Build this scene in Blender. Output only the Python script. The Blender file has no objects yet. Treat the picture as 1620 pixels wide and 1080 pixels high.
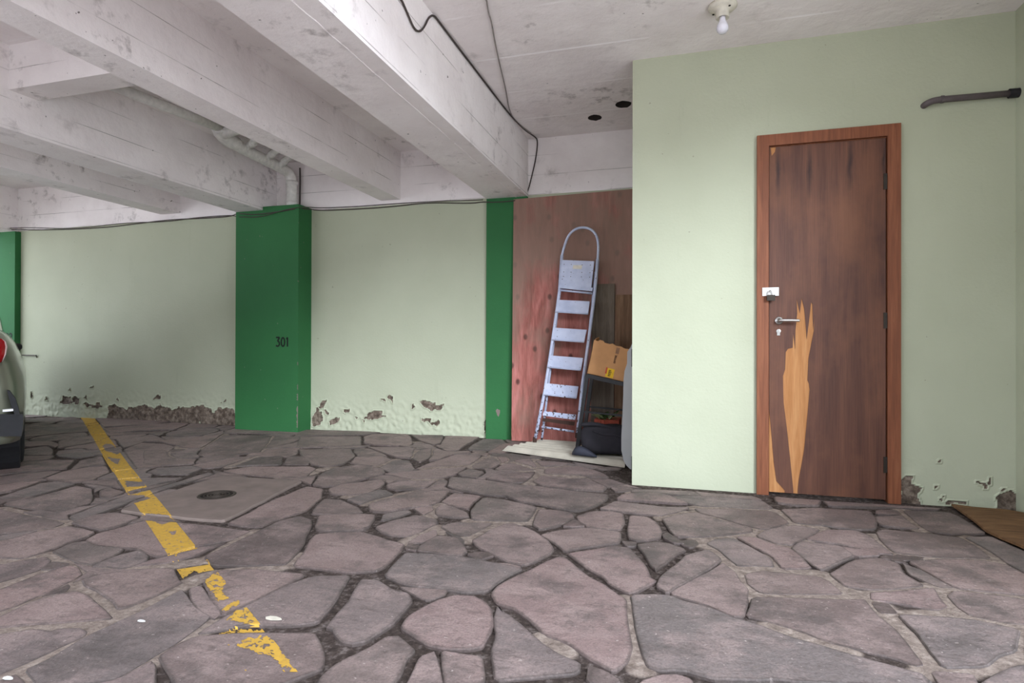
import bpy, bmesh, math, random
import numpy as np
from mathutils import Vector, Matrix, noise
from mathutils.bvhtree import BVHTree
from mathutils.geometry import tessellate_polygon
rnd = random.Random(7)
SC = bpy.context.scene
COL = SC.collection

# ---------------------------------------------------------------- camera
FOC, YAW, PITCH, ROLL, CH = 934.56, .2842, .0038, .0026, .898
_c, _s = math.cos(YAW), math.sin(YAW)
F0 = Vector((-_s, _c, 0)); ZV = Vector((0, 0, 1)); RV = Vector((_c, _s, 0))
FV = F0*math.cos(PITCH) + ZV*math.sin(PITCH)
UV = -F0*math.sin(PITCH) + ZV*math.cos(PITCH)
ORG = Vector((0, 0, CH))
cam_d = bpy.data.cameras.new('camera'); cam = bpy.data.objects.new('camera', cam_d); COL.objects.link(cam)
cam_d.sensor_fit = 'HORIZONTAL'; cam_d.sensor_width = 36; cam_d.lens = FOC*36/1620
cam_d.clip_start = .05; cam_d.clip_end = 300
_cr = RV*math.cos(ROLL) + UV*math.sin(ROLL); _cu = -RV*math.sin(ROLL) + UV*math.cos(ROLL)
_m = Matrix((_cr, _cu, -FV)).transposed().to_4x4(); _m.translation = ORG
cam.matrix_world = _m
SC.camera = cam

# ---------------------------------------------------------------- light: overcast sky seen through the open front and left of the garage
w = bpy.data.worlds.new('sky'); SC.world = w; w.use_nodes = True
bg = w.node_tree.nodes['Background']
bg.inputs[0].default_value = (0.80, 0.87, 1.0, 1); bg.inputs[1].default_value = 3.4
sun_d = bpy.data.lights.new('haze_sun', 'SUN'); sun = bpy.data.objects.new('haze_sun', sun_d); COL.objects.link(sun)
sun_d.energy = 3.1; sun_d.angle = math.radians(20); sun_d.color = (.83, .90, 1.0)
sun.rotation_euler = Vector((1.0, -1.5, .55)).to_track_quat('Z', 'Y').to_euler()
SC.view_settings.view_transform = 'Standard'; SC.view_settings.look = 'None'
SC.view_settings.gamma = 1; SC.view_settings.use_curve_mapping = False
SC.view_settings.exposure = 0.57

# ---------------------------------------------------------------- pixel rays (1620 x 1080) met with real planes
def ray(px, py):
    a = (px-810)/FOC; b = (py-540)/FOC
    u = a*math.cos(ROLL) + b*math.sin(ROLL); v = -a*math.sin(ROLL) + b*math.cos(ROLL)
    return FV + u*RV - v*UV
def onY(px, py, Y): d = ray(px, py); return ORG + d*(Y/d.y)
def onX(px, py, X): d = ray(px, py); return ORG + d*(X/d.x)
def onZ(px, py, Z): d = ray(px, py); return ORG + d*((Z-CH)/d.z)
def fz(Y): return .037*max(0, Y-3.4)          # the paving rises slightly to the back wall
def onF(px, py):
    z = 0
    for i in range(14):
        p = onZ(px, py, z); z = .5*z + .5*fz(p.y)
    return p
def onPl(px, py, p0, n):
    d = ray(px, py); return ORG + d*((p0-ORG).dot(n)/d.dot(n))
def proj(P):
    q = Vector(P)-ORG; d = q.dot(FV)
    if d < .05: return None
    u = q.dot(RV)/d; v = -q.dot(UV)/d
    return 810+FOC*(u*math.cos(ROLL)-v*math.sin(ROLL)), 540+FOC*(u*math.sin(ROLL)+v*math.cos(ROLL))
TILE = {'A':(0,780,3.6),'B':(400,780,3.6),'C':(800,780,3.6),'D':(1220,780,3.6),'E':(1000,740,5.4),
        '1':(0,640,5.4),'2':(250,650,5.4),'3':(480,660,5.4),'4':(720,680,5.4),
        'L':(0,480,3.8575),'M':(340,480,3.375),'W':(1420,680,4.91),'V':(1190,430,2.917),'P':(0,0,1)}
def px(t, pts):
    x0, y0, k = TILE[t]; return [(x0+x/k, y0+y/k) for x, y in pts]

# ---------------------------------------------------------------- materials
MATS = {}
class NT:
    def __init__(s, name, rough=.8, metal=0., spec=.3):
        s.m = bpy.data.materials.new(name); s.m.use_nodes = True; s.t = s.m.node_tree; s.n = s.t.nodes
        s.b = s.n['Principled BSDF']; s.b.inputs['Roughness'].default_value = rough
        s.b.inputs['Metallic'].default_value = metal; s.b.inputs['Specular IOR Level'].default_value = spec
        MATS[name] = s.m
    def N(s, typ, **kw):
        n = s.n.new(typ)
        for k, v in kw.items():
            if k.startswith('i_'):
                n.inputs[k[2:].replace('_', ' ')].default_value = v
            else: setattr(n, k, v)
        return n
    def L(s, a, b): s.t.links.new(a, b)
    def pos(s, scale=(1,1,1), obj=False):
        o = s.N('ShaderNodeTexCoord').outputs['Object'] if obj else s.N('ShaderNodeNewGeometry').outputs['Position']
        mp = s.N('ShaderNodeMapping'); mp.inputs['Scale'].default_value = scale; s.L(o, mp.inputs['Vector']); return mp.outputs[0]
    def noise(s, vec, scale, detail=4, rough=.55, dist=0.):
        n = s.N('ShaderNodeTexNoise'); n.inputs['Scale'].default_value = scale; n.inputs['Detail'].default_value = detail
        n.inputs['Roughness'].default_value = rough; n.inputs['Distortion'].default_value = dist
        s.L(vec, n.inputs['Vector']); return n.outputs['Fac']
    def ramp(s, fac, stops):
        r = s.N('ShaderNodeValToRGB'); e = r.color_ramp.elements
        while len(e) < len(stops): e.new(.5)
        for q, (p, c) in zip(e, stops):
            q.position = p; q.color = (c, c, c, 1) if isinstance(c, (int, float)) else (*c, 1)
        s.L(fac, r.inputs[0]); return r.outputs[0]
    def mix(s, fac, a, b, mode='MIX'):
        n = s.N('ShaderNodeMix', data_type='RGBA', blend_type=mode)
        for v, k in ((fac, 0), (a, 6), (b, 7)):
            if isinstance(v, (int, float)): n.inputs[k].default_value = v
            elif isinstance(v, tuple): n.inputs[k].default_value = (*v, 1)
            else: s.L(v, n.inputs[k])
        return n.outputs[2]
    def math(s, op, a, b=0.):
        n = s.N('ShaderNodeMath', operation=op)
        for v, k in ((a, 0), (b, 1)):
            if isinstance(v, (int, float)): n.inputs[k].default_value = v
            else: s.L(v, n.inputs[k])
        return n.outputs[0]
    def attr(s, name): return s.N('ShaderNodeAttribute', attribute_name=name).outputs['Fac']
    def rand(s): return s.N('ShaderNodeObjectInfo').outputs['Random']
    def col(s, c):
        if isinstance(c, tuple): s.b.inputs['Base Color'].default_value = (*c, 1)
        else: s.L(c, s.b.inputs['Base Color'])
        return s
    def bump(s, h, strength=.3, dist=.01):
        n = s.N('ShaderNodeBump'); n.inputs['Strength'].default_value = strength; n.inputs['Distance'].default_value = dist
        s.L(h, n.inputs['Height']); s.L(n.outputs[0], s.b.inputs['Normal']); return s
    def rough(s, f): s.L(f, s.b.inputs['Roughness']); return s

def lin(r, g, b):
    f = lambda c: (c/255/12.92) if c <= 10 else ((c/255+.055)/1.055)**2.4
    return (f(r), f(g), f(b))
def plain(name, c, rough=.6, metal=0., spec=.3, var=.12, scale=30):
    s = NT(name, rough, metal, spec); v = s.pos(obj=True); n = s.noise(v, scale)
    d = tuple(x*(1-var) for x in c); l = tuple(min(1, x*(1+var)) for x in c)
    s.col(s.ramp(n, [(.3, d), (.7, l)])); return s.m

def paint(name, base, dark, chipscale=None, chip=(.35,.3,.27)):
    s = NT(name, .75, 0, .25); v = s.pos()
    c = s.ramp(s.noise(v, 1.3, 5), [(.3, dark), (.7, base)])
    streak = s.noise(s.pos((5, 5, .7)), 2.2, 6, .65)
    c = s.mix(s.ramp(streak, [(.62, 0.), (.8, .25)]), c, tuple(x*.72 for x in dark))
    sp = s.noise(v, 26, 3, .5)
    c = s.mix(s.ramp(sp, [(.735, 0.), (.76, .55)]), c, (.22,.19,.16))
    if chipscale:
        c = s.mix(s.ramp(s.noise(v, chipscale, 4), [(.76, 0.), (.77, 1.)]), c, chip)
    pe = s.attr('peel')
    pl = s.ramp(s.noise(v, 22, 6, .7), [(.32, lin(62,52,44)), (.46, lin(96,83,72)), (.66, lin(146,132,118))])
    c = s.mix(s.ramp(pe, [(.42, 0.), (.58, 1.)]), c, pl)
    s.col(c)
    h = s.math('ADD', s.math('MULTIPLY', s.noise(v, 60, 3), .35), s.noise(v, 7, 4))
    h = s.math('ADD', h, s.math('MULTIPLY', s.math('MULTIPLY', s.noise(v, 90, 5, .7), pe), 3.))
    s.bump(h, .28, .012); return s.m
paint('mint_paint', lin(181,185,161), lin(172,176,152))
paint('dark_green_paint', lin(50,108,62), lin(45,98,57))
def whitewash(name, zlines=True):
    s = NT(name, .9, 0, .15); v = s.pos()
    c = s.ramp(s.noise(v, 2.2, 6, .6), [(.3, lin(232,224,222)), (.7, lin(248,242,240))])
    m = s.math('MULTIPLY', s.ramp(s.noise(v, 9, 5, .65), [(.55, 0.), (.75, 1.)]), s.ramp(s.noise(v, 1.5, 2), [(.45, 0.), (.65, .8)]))
    c = s.mix(m, c, lin(118,108,102))
    sp = s.ramp(s.noise(v, 30, 2, .5), [(.745, 0.), (.76, .8)]); c = s.mix(sp, c, lin(80,68,62))
    # faint marks of the formwork boards
    wv = s.N('ShaderNodeTexWave', wave_type='BANDS', bands_direction='Z' if zlines else 'Y', wave_profile='SAW')
    wv.inputs['Scale'].default_value = 1.85 if zlines else .62; wv.inputs['Distortion'].default_value = .25; wv.inputs['Detail'].default_value = 2
    s.L(s.pos((1, .25, 1) if zlines else (.2, 1, 1)), wv.inputs['Vector'])
    ln = s.ramp(wv.outputs['Fac'], [(0., 1.), (.035, 0.)])
    gate = s.ramp(s.noise(s.pos((1, 1, 3)), 2.3, 3), [(.42, 0.), (.6, .85)])
    g = s.math('MULTIPLY', ln, gate)
    c = s.mix(g, c, lin(96,84,78) if zlines else lin(236,232,230))
    s.col(c)
    h = s.math('ADD', s.noise(v, 14, 6, .6), s.math('MULTIPLY', g, -1.2)); s.bump(h, .45, .015); return s.m
whitewash('whitewash_beam'); whitewash('whitewash_ceiling', False)

def stone_mat():
    s = NT('stone', .62, 0, .35); v = s.pos()
    r = s.rand()
    c = s.ramp(r, [(0., lin(102,89,86)), (.2, lin(130,114,109)), (.4, lin(143,122,118)), (.6, lin(118,109,106)), (.8, lin(147,125,120)), (1., lin(109,100,95))])
    n = s.noise(v, 4.2, 9, .72); c = s.mix(s.ramp(n, [(.45, .0), (.62, .65)]), c, lin(162,143,137))
    c = s.mix(s.ramp(s.noise(v, 2.6, 9, .74), [(.5, 0.), (.62, .7)]), c, lin(83,77,74))
    c = s.mix(s.ramp(s.noise(s.pos((1, 3, 1)), 7, 9, .75), [(.53, 0.), (.66, .5)]), c, lin(77,67,64))
    c = s.mix(s.ramp(s.noise(v, 34, 6, .75), [(.55, 0.), (.68, .5)]), c, lin(70,61,58))
    c = s.mix(s.ramp(s.noise(v, 130, 4, .7), [(.45, 0.), (.68, .42)]), c, lin(68,59,57))
    c = s.mix(s.ramp(s.noise(v, 55, 3, .6), [(.67, 0.), (.7, .7)]), c, lin(179,167,160))
    c = s.mix(s.ramp(s.noise(s.pos((2, 9, 1)), 14, 5, .75), [(.62, 0.), (.7, .4)]), c, lin(165,152,146))
    e = s.attr('edge'); ee = s.ramp(s.math('ADD', e, s.math('MULTIPLY', s.math('SUBTRACT', s.noise(v, 22, 6, .75), .5), 1.5)), [(.3, 0.), (1.1, .75)])
    c = s.mix(ee, c, lin(62,55,51))
    s.col(c); s.bump(s.math('ADD', s.noise(v, 45, 6, .7), s.math('MULTIPLY', s.noise(v, 7, 7, .65), 1.6)), .55, .01)
    s.rough(s.ramp(n, [(.3, .5), (.7, .75)])); return s.m
stone_mat()
def mortar_mat():
    s = NT('mortar', .95, 0, .1); v = s.pos()
    d = s.ramp(s.noise(v, 38, 6, .7), [(.3, lin(50,44,40)), (.52, lin(80,70,65)), (.72, lin(137,127,122))])
    l = s.ramp(s.noise(v, 30, 6, .7), [(.25, lin(100,88,80)), (.5, lin(144,130,120)), (.75, lin(184,170,158))])
    mk = s.ramp(s.math('ADD', s.attr('light'), s.math('MULTIPLY', s.math('SUBTRACT', s.noise(v, 16, 4), .5), .7)), [(.35, 0.), (.6, 1.)])
    s.col(s.mix(mk, d, l)); s.bump(s.noise(v, 60, 6, .7), .9, .012); return s.m
mortar_mat()
def wood(name, c1, c2, c3, sc=(9, 9, .6), scale=3., rough=.55, bump=.15, knots=None, obj=False):
    s = NT(name, rough, 0, .3); v = s.pos(sc, obj)
    g = s.noise(v, scale, 7, .6, .6); c = s.ramp(g, [(.3, c1), (.5, c2), (.72, c3)])
    fine = s.noise(s.pos((sc[0]*8, sc[1]*8, sc[2]*2), obj), 6, 3); c = s.mix(s.ramp(fine, [(.45, 0.), (.7, .35)]), c, tuple(x*.5 for x in c1))
    if knots:
        k = s.N('ShaderNodeTexVoronoi'); k.inputs['Scale'].default_value = knots[0]; k.inputs['Randomness'].default_value = 1
        k.voronoi_dimensions = '2D'; sx_ = s.N('ShaderNodeSeparateXYZ'); cx_ = s.N('ShaderNodeCombineXYZ')
        s.L(s.pos((1, 0, .7), obj), sx_.inputs[0]); s.L(sx_.outputs[0], cx_.inputs[0]); s.L(sx_.outputs[2], cx_.inputs[1]); s.L(cx_.outputs[0], k.inputs['Vector'])
        c = s.mix(s.ramp(k.outputs['Distance'], [(.05, .85), (.11, 0.)]), c, knots[1])
    s.col(c); s.bump(s.math('ADD', g, fine), bump, .005); return s
def veneer_stain():
    s = MV; old = s.b.inputs['Base Color'].links[0].from_socket
    v = s.pos((1, 1, .6)); old = s.mix(s.ramp(s.noise(v, 2.6, 5, .6), [(.48, 0.), (.68, .55)]), old, lin(132,88,62))
    g = s.N('ShaderNodeSeparateXYZ'); s.L(s.N('ShaderNodeNewGeometry').outputs['Position'], g.inputs[0])
    wob = s.math('MULTIPLY', s.math('SUBTRACT', s.noise(s.pos((1, 1, 1)), 9, 4), .5), .03)
    X = s.math('ADD', g.outputs[0], wob); tot = None
    for x0, z0, w_, h_ in ((.532,1.93,.016,.16), (.703,1.92,.018,.17), (.912,1.94,.016,.16), (1.087,1.95,.010,.12)):
        a = s.math('MAXIMUM', s.math('SUBTRACT', 1., s.math('MULTIPLY', s.math('ABSOLUTE', s.math('SUBTRACT', X, x0)), 1/w_)), 0.)
        b = s.math('MAXIMUM', s.math('SUBTRACT', 1., s.math('MULTIPLY', s.math('ABSOLUTE', s.math('SUBTRACT', g.outputs[2], z0)), 1/h_)), 0.)
        m = s.math('MULTIPLY', s.math('POWER', a, .7), s.math('POWER', b, .6)); tot = m if tot is None else s.math('MAXIMUM', tot, m)
    s.col(s.mix(s.math('MULTIPLY', tot, .85), old, lin(42,30,30)))
MV = wood('door_veneer', lin(80,52,42), lin(98,64,50), lin(118,79,60), (5, 5, .35), 2.2)
veneer_stain()
wood('frame_wood', lin(108,64,42), lin(128,76,50), lin(146,92,62), (16, 16, .8), 3)
wood('raw_wood', lin(168,114,68), lin(184,130,82), lin(198,148,98), (10, 10, .8), 3, .8)
wood('grey_board', lin(84,74,64), lin(106,94,82), lin(126,114,100), (8, 8, .5), 3, .85)
wood('brown_board', lin(96,72,54), lin(120,92,70), lin(140,112,88), (8, 8, .5), 3, .85)
wood('floor_board', lin(86,62,40), lin(112,82,54), lin(138,104,70), (2.5, 14, 3), 3, .8)
def ply():
    s = wood('red_plywood', lin(122,74,64), lin(160,98,88), lin(192,126,118), (5, 5, .7), 3.2, .8, .15, (4.6, lin(70,40,34)))
    # worn grey-brown patches where the red stain has gone
    v = s.pos((1, 1, .5)); old = s.b.inputs['Base Color'].links[0].from_socket
    gx = s.N('ShaderNodeSeparateXYZ'); s.L(s.N('ShaderNodeNewGeometry').outputs['Position'], gx.inputs[0])
    up = s.ramp(s.math('MULTIPLY', gx.outputs['Z'], .5), [(.25, .0), (.5, .16), (.95, .26)])
    wear = s.ramp(s.math('ADD', s.noise(v, 2.6, 5, .6), up), [(.56, 0.), (.76, .8)])
    s.col(s.mix(wear, old, lin(134,112,98)))
ply()
def ladder_paint():
    s = NT('ladder_paint', .45, 0, .5); v = s.pos(obj=False)
    c = s.ramp(s.noise(v, 12, 3), [(.3, lin(174,182,206)), (.7, lin(196,202,222))])
    gz = s.N('ShaderNodeSeparateXYZ'); s.L(s.N('ShaderNodeNewGeometry').outputs['Position'], gz.inputs[0])
    low = s.ramp(gz.outputs['Z'], [(.1, .2), (.4, .07), (.8, .02)])
    r = s.ramp(s.math('ADD', s.noise(v, 55, 3, .55), low), [(.70, 0.), (.72, 1.)])
    s.col(s.mix(r, c, s.ramp(s.noise(v, 80, 3), [(.4, lin(40,26,22)), (.7, lin(86,54,40))])))
ladder_paint()
plain('stain', lin(44,28,26), .6); plain('ink_faint', lin(150,112,84), .8); plain('blocker_grey', lin(104,102,92), .9, 0, .2, .15, 3); plain('rust', lin(62,42,34), .8); plain('pvc', lin(222,220,214), .4); plain('cable', lin(72,64,60), .7); plain('cable_light', lin(150,142,136), .7)
plain('black_metal', lin(46,46,48), .4, .3, .5); plain('black_cloth', lin(44,42,46), .9, 0, .2, .3, 9); plain('navy_rubber', lin(50,52,62), .7)
plain('steel', lin(190,188,184), .3, .9); plain('white_metal', lin(228,228,224), .45, .1); plain('dark_metal', lin(62,56,50), .5, .7)
plain('cardboard', lin(196,146,100), .85, 0, .15, .08, 12); plain('label_yellow', lin(232,186,40), .6); plain('label_red', lin(190,80,50), .6); plain('ink', lin(72,50,44), .8); plain('black_paint', lin(20,24,20), .7)
plain('grey_pipe', lin(92,84,84), .55); plain('ceramic', lin(214,208,192), .5); plain('bulb_glass', lin(226,224,232), .2, 0, .5)
plain('corrugated', lin(176,169,154), .8, 0, .2, .16, 6); plain('grey_foam', lin(176,176,176), .75, 0, .2, .06, 5)
plain('terracotta', lin(150,70,52), .8); plain('leaf_green', lin(86,112,60), .6, 0, .3, .3); plain('leaf_pale', lin(196,206,160), .6)
plain('hole_dark', lin(34,26,22), .95); plain('tyre', lin(34,34,36), .8, 0, .3); plain('tail_red', lin(150,20,24), .15, 0, .6); plain('tail_clear', lin(220,190,186), .15, 0, .6)
plain('car_trim', lin(36,36,38), .6); plain('concrete', lin(124,111,104), .9, 0, .2, .14, 8); plain('grate', lin(70,62,56), .6, .4)
s_ = NT('car_paint', .28, .35, .5); s_.col(lin(116,118,102)); s_.b.inputs['Coat Weight'].default_value = .6
s_ = NT('car_glass', .05, 0, .6); s_.col(lin(18,22,22))
s_ = NT('yellow_paint', .75, 0, .25); _v = s_.pos()
s_.col(s_.mix(s_.ramp(s_.noise(_v, 30, 6, .7), [(.45, 0.), (.75, .55)]), lin(198,158,66), lin(134,110,74))); s_.bump(s_.noise(_v, 60, 5), .3, .004)
s_ = NT('yard', .9, 0, .2); _v = s_.pos(); s_.col(s_.ramp(s_.noise(_v, .8, 6), [(.3, lin(226,220,214)), (.7, lin(240,235,230))]))

# ---------------------------------------------------------------- builders
def link(name, me, mat, parent=None, smooth=False):
    o = bpy.data.objects.new(name, me); COL.objects.link(o)
    if mat is not None and not me.materials: me.materials.append(MATS[mat] if isinstance(mat, str) else mat)
    if smooth:
        for p in me.polygons: p.use_smooth = True
    if parent is not None: o.parent = parent; o.matrix_parent_inverse = parent.matrix_world.inverted()
    return o
def tag(o, label, cat, group=None):
    o['label'] = label; o['category'] = cat
    if group: o['group'] = group
    return o
def thing(name, loc, label, cat, group=None):
    o = bpy.data.objects.new(name, None); COL.objects.link(o); o.empty_display_size = .1
    o.location = loc; o.matrix_world = Matrix.Translation(loc); return tag(o, label, cat, group)
class MB:
    def __init__(s): s.bm = bmesh.new()
    def hexa(s, P):           # 8 corners: bottom ring 0-3, top ring 4-7
        v = [s.bm.verts.new(p) for p in P]
        for f in ((3,2,1,0),(4,5,6,7),(0,1,5,4),(1,2,6,5),(2,3,7,6),(3,0,4,7)): s.bm.faces.new([v[i] for i in f])
        return s
    def box(s, a, b):
        x0,y0,z0 = a; x1,y1,z1 = b
        return s.hexa([(x0,y0,z0),(x1,y0,z0),(x1,y1,z0),(x0,y1,z0),(x0,y0,z1),(x1,y0,z1),(x1,y1,z1),(x0,y1,z1)])
    def bar(s, p, q, w, h, up=(0,0,1)):
        p, q = Vector(p), Vector(q); d = (q-p).normalized(); a = d.cross(Vector(up)).normalized()*w/2; b = a.cross(d).normalized()*h/2
        return s.hexa([p-a-b, p+a-b, p+a+b, p-a+b, q-a-b, q+a-b, q+a+b, q-a+b])
    def tube(s, pts, r, seg=10, cap=True):
        pts = [Vector(p) for p in pts]; rings = []; n = len(pts); nrm = None
        for i, p in enumerate(pts):
            t = ((pts[min(i+1, n-1)]-p).normalized() + (p-pts[max(i-1, 0)]).normalized()).normalized()
            if nrm is None:
                nrm = t.orthogonal().normalized()
            nrm = (nrm - t*nrm.dot(t)).normalized(); bn = t.cross(nrm)
            rr = r[i] if isinstance(r, (list, tuple)) else r
            rings.append([s.bm.verts.new(p+(nrm*math.cos(k*2*math.pi/seg)+bn*math.sin(k*2*math.pi/seg))*rr) for k in range(seg)])
        for a, b in zip(rings, rings[1:]):
            for k in range(seg): s.bm.faces.new((a[k], a[(k+1)%seg], b[(k+1)%seg], b[k]))
        if cap: s.bm.faces.new(rings[0][::-1]); s.bm.faces.new(rings[-1])
        return s
    def prism(s, ring, off):   # polygon extruded by a vector
        off = Vector(off); a = [s.bm.verts.new(p) for p in ring]; b = [s.bm.verts.new(Vector(p)+off) for p in ring]
        n = len(a); s.bm.faces.new(a[::-1]); s.bm.faces.new(b)
        for i in range(n): s.bm.faces.new((a[i], a[(i+1)%n], b[(i+1)%n], b[i]))
        return s
    def loft(s, rings, cap=True, closed=True):
        R = [[s.bm.verts.new(p) for p in r] for r in rings]; n = len(R[0])
        for a, b in zip(R, R[1:]):
            for k in range(n if closed else n-1): s.bm.faces.new((a[k], a[(k+1)%n], b[(k+1)%n], b[k]))
        if cap: s.bm.faces.new(R[0][::-1]); s.bm.faces.new(R[-1])
        return s
    def lathe(s, c, prof, seg=20, axis=(0,0,1)):
        ax = Vector(axis).normalized(); u = ax.orthogonal().normalized(); v = ax.cross(u); c = Vector(c)
        return s.loft([[c+ax*h+(u*math.cos(k*2*math.pi/seg)+v*math.sin(k*2*math.pi/seg))*r for k in range(seg)] for r, h in prof])
    def bevel(s, w, seg=1):
        bmesh.ops.bevel(s.bm, geom=[e for e in s.bm.edges if len(e.link_faces) == 2 and e.calc_face_angle(0) > .5], offset=w, segments=seg, affect='EDGES', clamp_overlap=True); return s
    def out(s, name, mat, parent=None, smooth=False):
        bmesh.ops.recalc_face_normals(s.bm, faces=s.bm.faces)
        me = bpy.data.meshes.new(name); s.bm.to_mesh(me); s.bm.free()
        return link(name, me, mat, parent, smooth)
def inpoly(x, y, P):
    r = False; n = len(P)
    for i in range(n):
        x1, y1 = P[i]; x2, y2 = P[i-1]
        if (y1 > y) != (y2 > y) and x < (x2-x1)*(y-y1)/(y2-y1)+x1: r = not r
    return r
def inpoly_np(X, Y, P):
    r = np.zeros(X.shape, bool); n = len(P)
    for i in range(n):
        x1, y1 = P[i]; x2, y2 = P[i-1]
        if y1 == y2: continue
        r ^= ((y1 > Y) != (y2 > Y)) & (X < (x2-x1)*(Y-y1)/(y2-y1)+x1)
    return r
def smooth_pts(pts, it=2):
    pts = [Vector(p) for p in pts]
    for _ in range(it):
        q = [pts[0]]
        for a, b in zip(pts, pts[1:]): q += [a*.75+b*.25, a*.25+b*.75]
        pts = q+[pts[-1]]
    return pts
# ================================================================ SETTING
YE = .75; ZC = 2.70; YB = 5.03; YD = 3.813; XC = -.319; XR = 1.712
def structure(o): o['kind'] = 'structure'; return o

# ---- a wall sheet with a fine grid along its foot: where the paint has come off, the plaster lies deeper
def wall_sheet(name, x0, x1, z0, z1, Y, peels, zf, res, parent=None, mat='mint_paint', thick=.2, blist=None, bulge=.008):
    nx = max(2, int((x1-x0)/res)); zs = list(np.linspace(z0, zf, max(2, int((zf-z0)/res)))) + [z1]
    xs = np.linspace(x0, x1, nx+1); zs = np.array(zs)
    X, Z = np.meshgrid(xs, zs); nz = len(zs)
    jx = np.zeros(X.shape); jz = np.zeros(X.shape)
    for i in range(nz):
        for j in range(nx+1):
            jx[i, j] = noise.noise((X[i, j]*22, Z[i, j]*22, 3.1)); jz[i, j] = noise.noise((X[i, j]*22, Z[i, j]*22, 9.7))
    pe = np.zeros(X.shape)
    for P in peels:
        W = [(p.x, p.z) for p in P]
        pe = np.maximum(pe, inpoly_np(X+jx*.03, Z+jz*.03, W).astype(float))
    pe[-1, :] = 0
    nb = np.zeros(X.shape); pp = np.pad(pe, 1, mode='edge')
    for a in (-1, 0, 1):
        for b in (-1, 0, 1): nb += pp[1+a:1+a+pe.shape[0], 1+b:1+b+pe.shape[1]]
    rim = ((nb > 0) & (pe < .5)).astype(float)
    fade = np.clip((zf-Z)/.25, 0, 1)
    D = Y + pe*.007 - rim*.005 + fade*bulge*jx - fade*bulge*.6*np.abs(jz)
    D[-1, :] = Y; D[-2, :] = Y
    verts = [(X[i, j], D[i, j], Z[i, j]) for i in range(nz) for j in range(nx+1)]
    q = nx+1; faces = [(i*q+j, i*q+j+1, (i+1)*q+j+1, (i+1)*q+j) for i in range(nz-1) for j in range(nx)]
    b = len(verts)
    for y in (Y+.012, Y+thick):
        verts += [(x0, y, z0), (x1, y, z0), (x1, y, z1), (x0, y, z1)]
    faces += [(b, b+1, b+2, b+3), (b+7, b+6, b+5, b+4), (b, b+4, b+5, b+1), (b+1, b+5, b+6, b+2), (b+2, b+6, b+7, b+3), (b+3, b+7, b+4, b)]
    # close the rim
    faces += [((nz-1)*q, (nz-1)*q+nx, b+2, b+3)] 
    me = bpy.data.meshes.new(name); me.from_pydata(verts, [], faces)
    at = me.attributes.new('peel', 'FLOAT', 'POINT'); vals = np.zeros(len(verts), np.float32); vals[:b] = pe.ravel()
    at.data.foreach_set('value', vals)
    return link(name, me, mat, parent)

def wp(t, pts, Y): return [onY(x, y, Y) for x, y in px(t, pts)]
peel_back = [wp(t, p, YB) for t, p in (
 ('L', [(655,720),(660,630),(700,615),(730,635),(790,640),(850,625),(900,620),(940,640),(980,618),(1050,650),(1100,635),(1180,628),(1230,618),(1280,640),(1310,670),(1330,640),(1390,635),(1430,655),(1450,760),(1200,750),(900,740)]),
 ('L', [(370,612),(385,565),(430,572),(440,600),(450,560),(490,580),(480,607),(430,612)]),
 ('L', [(510,605),(560,622),(600,608),(640,622),(600,637),(520,630)]),
 ('L', [(935,585),(965,548),(985,580)]), ('L', [(705,585),(715,565),(728,585)]), ('L', [(545,515),(560,500),(568,515)]),
 ('L', [(270,585),(280,565),(295,585)]), ('L', [(185,575),(192,540),(202,575)]), ('L', [(510,580),(522,560),(530,582)]), ('L', [(1340,600),(1385,585),(1385,597)]),
 ('L', [(415,530),(425,510),(432,528)]), ('L', [(220,390),(226,372),(233,388)]),
 ('M', [(522,655),(524,590),(545,560),(570,580),(578,605),(565,645)]), ('M', [(548,560),(575,520),(600,520),(585,540),(560,565)]), ('M', [(610,655),(615,620),(640,612),(672,605),(650,640)]), ('M', [(600,600),(580,570),(588,562),(608,590)]),
 ('M', [(790,617),(830,585),(895,570),(900,596),(925,600),(860,612)]), ('M', [(1098,515),(1120,508),(1160,535),(1222,538),(1212,562),(1160,572),(1110,545)]),
 ('M', [(1100,618),(1150,612),(1152,637),(1100,635)]), ('M', [(1155,637),(1190,618),(1208,640),(1185,657)]),
 ('M', [(885,512),(910,503),(914,530)]), ('M', [(928,490),(945,490),(953,500),(945,535)]), ('M', [(685,575),(690,562),(718,570),(710,584)]), ('M', [(1040,560),(1060,533),(1068,556)]), ('M', [(780,630),(800,622),(800,633)]), ('M', [(750,608),(765,612),(760,622)]),
 ('M', [(1436,700),(1440,640),(1452,620),(1464,690)]))]
wallb = structure(wall_sheet('wall_back', -10.5, -.2, 0, 2.205, YB, peel_back, .42, .0085))
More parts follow.
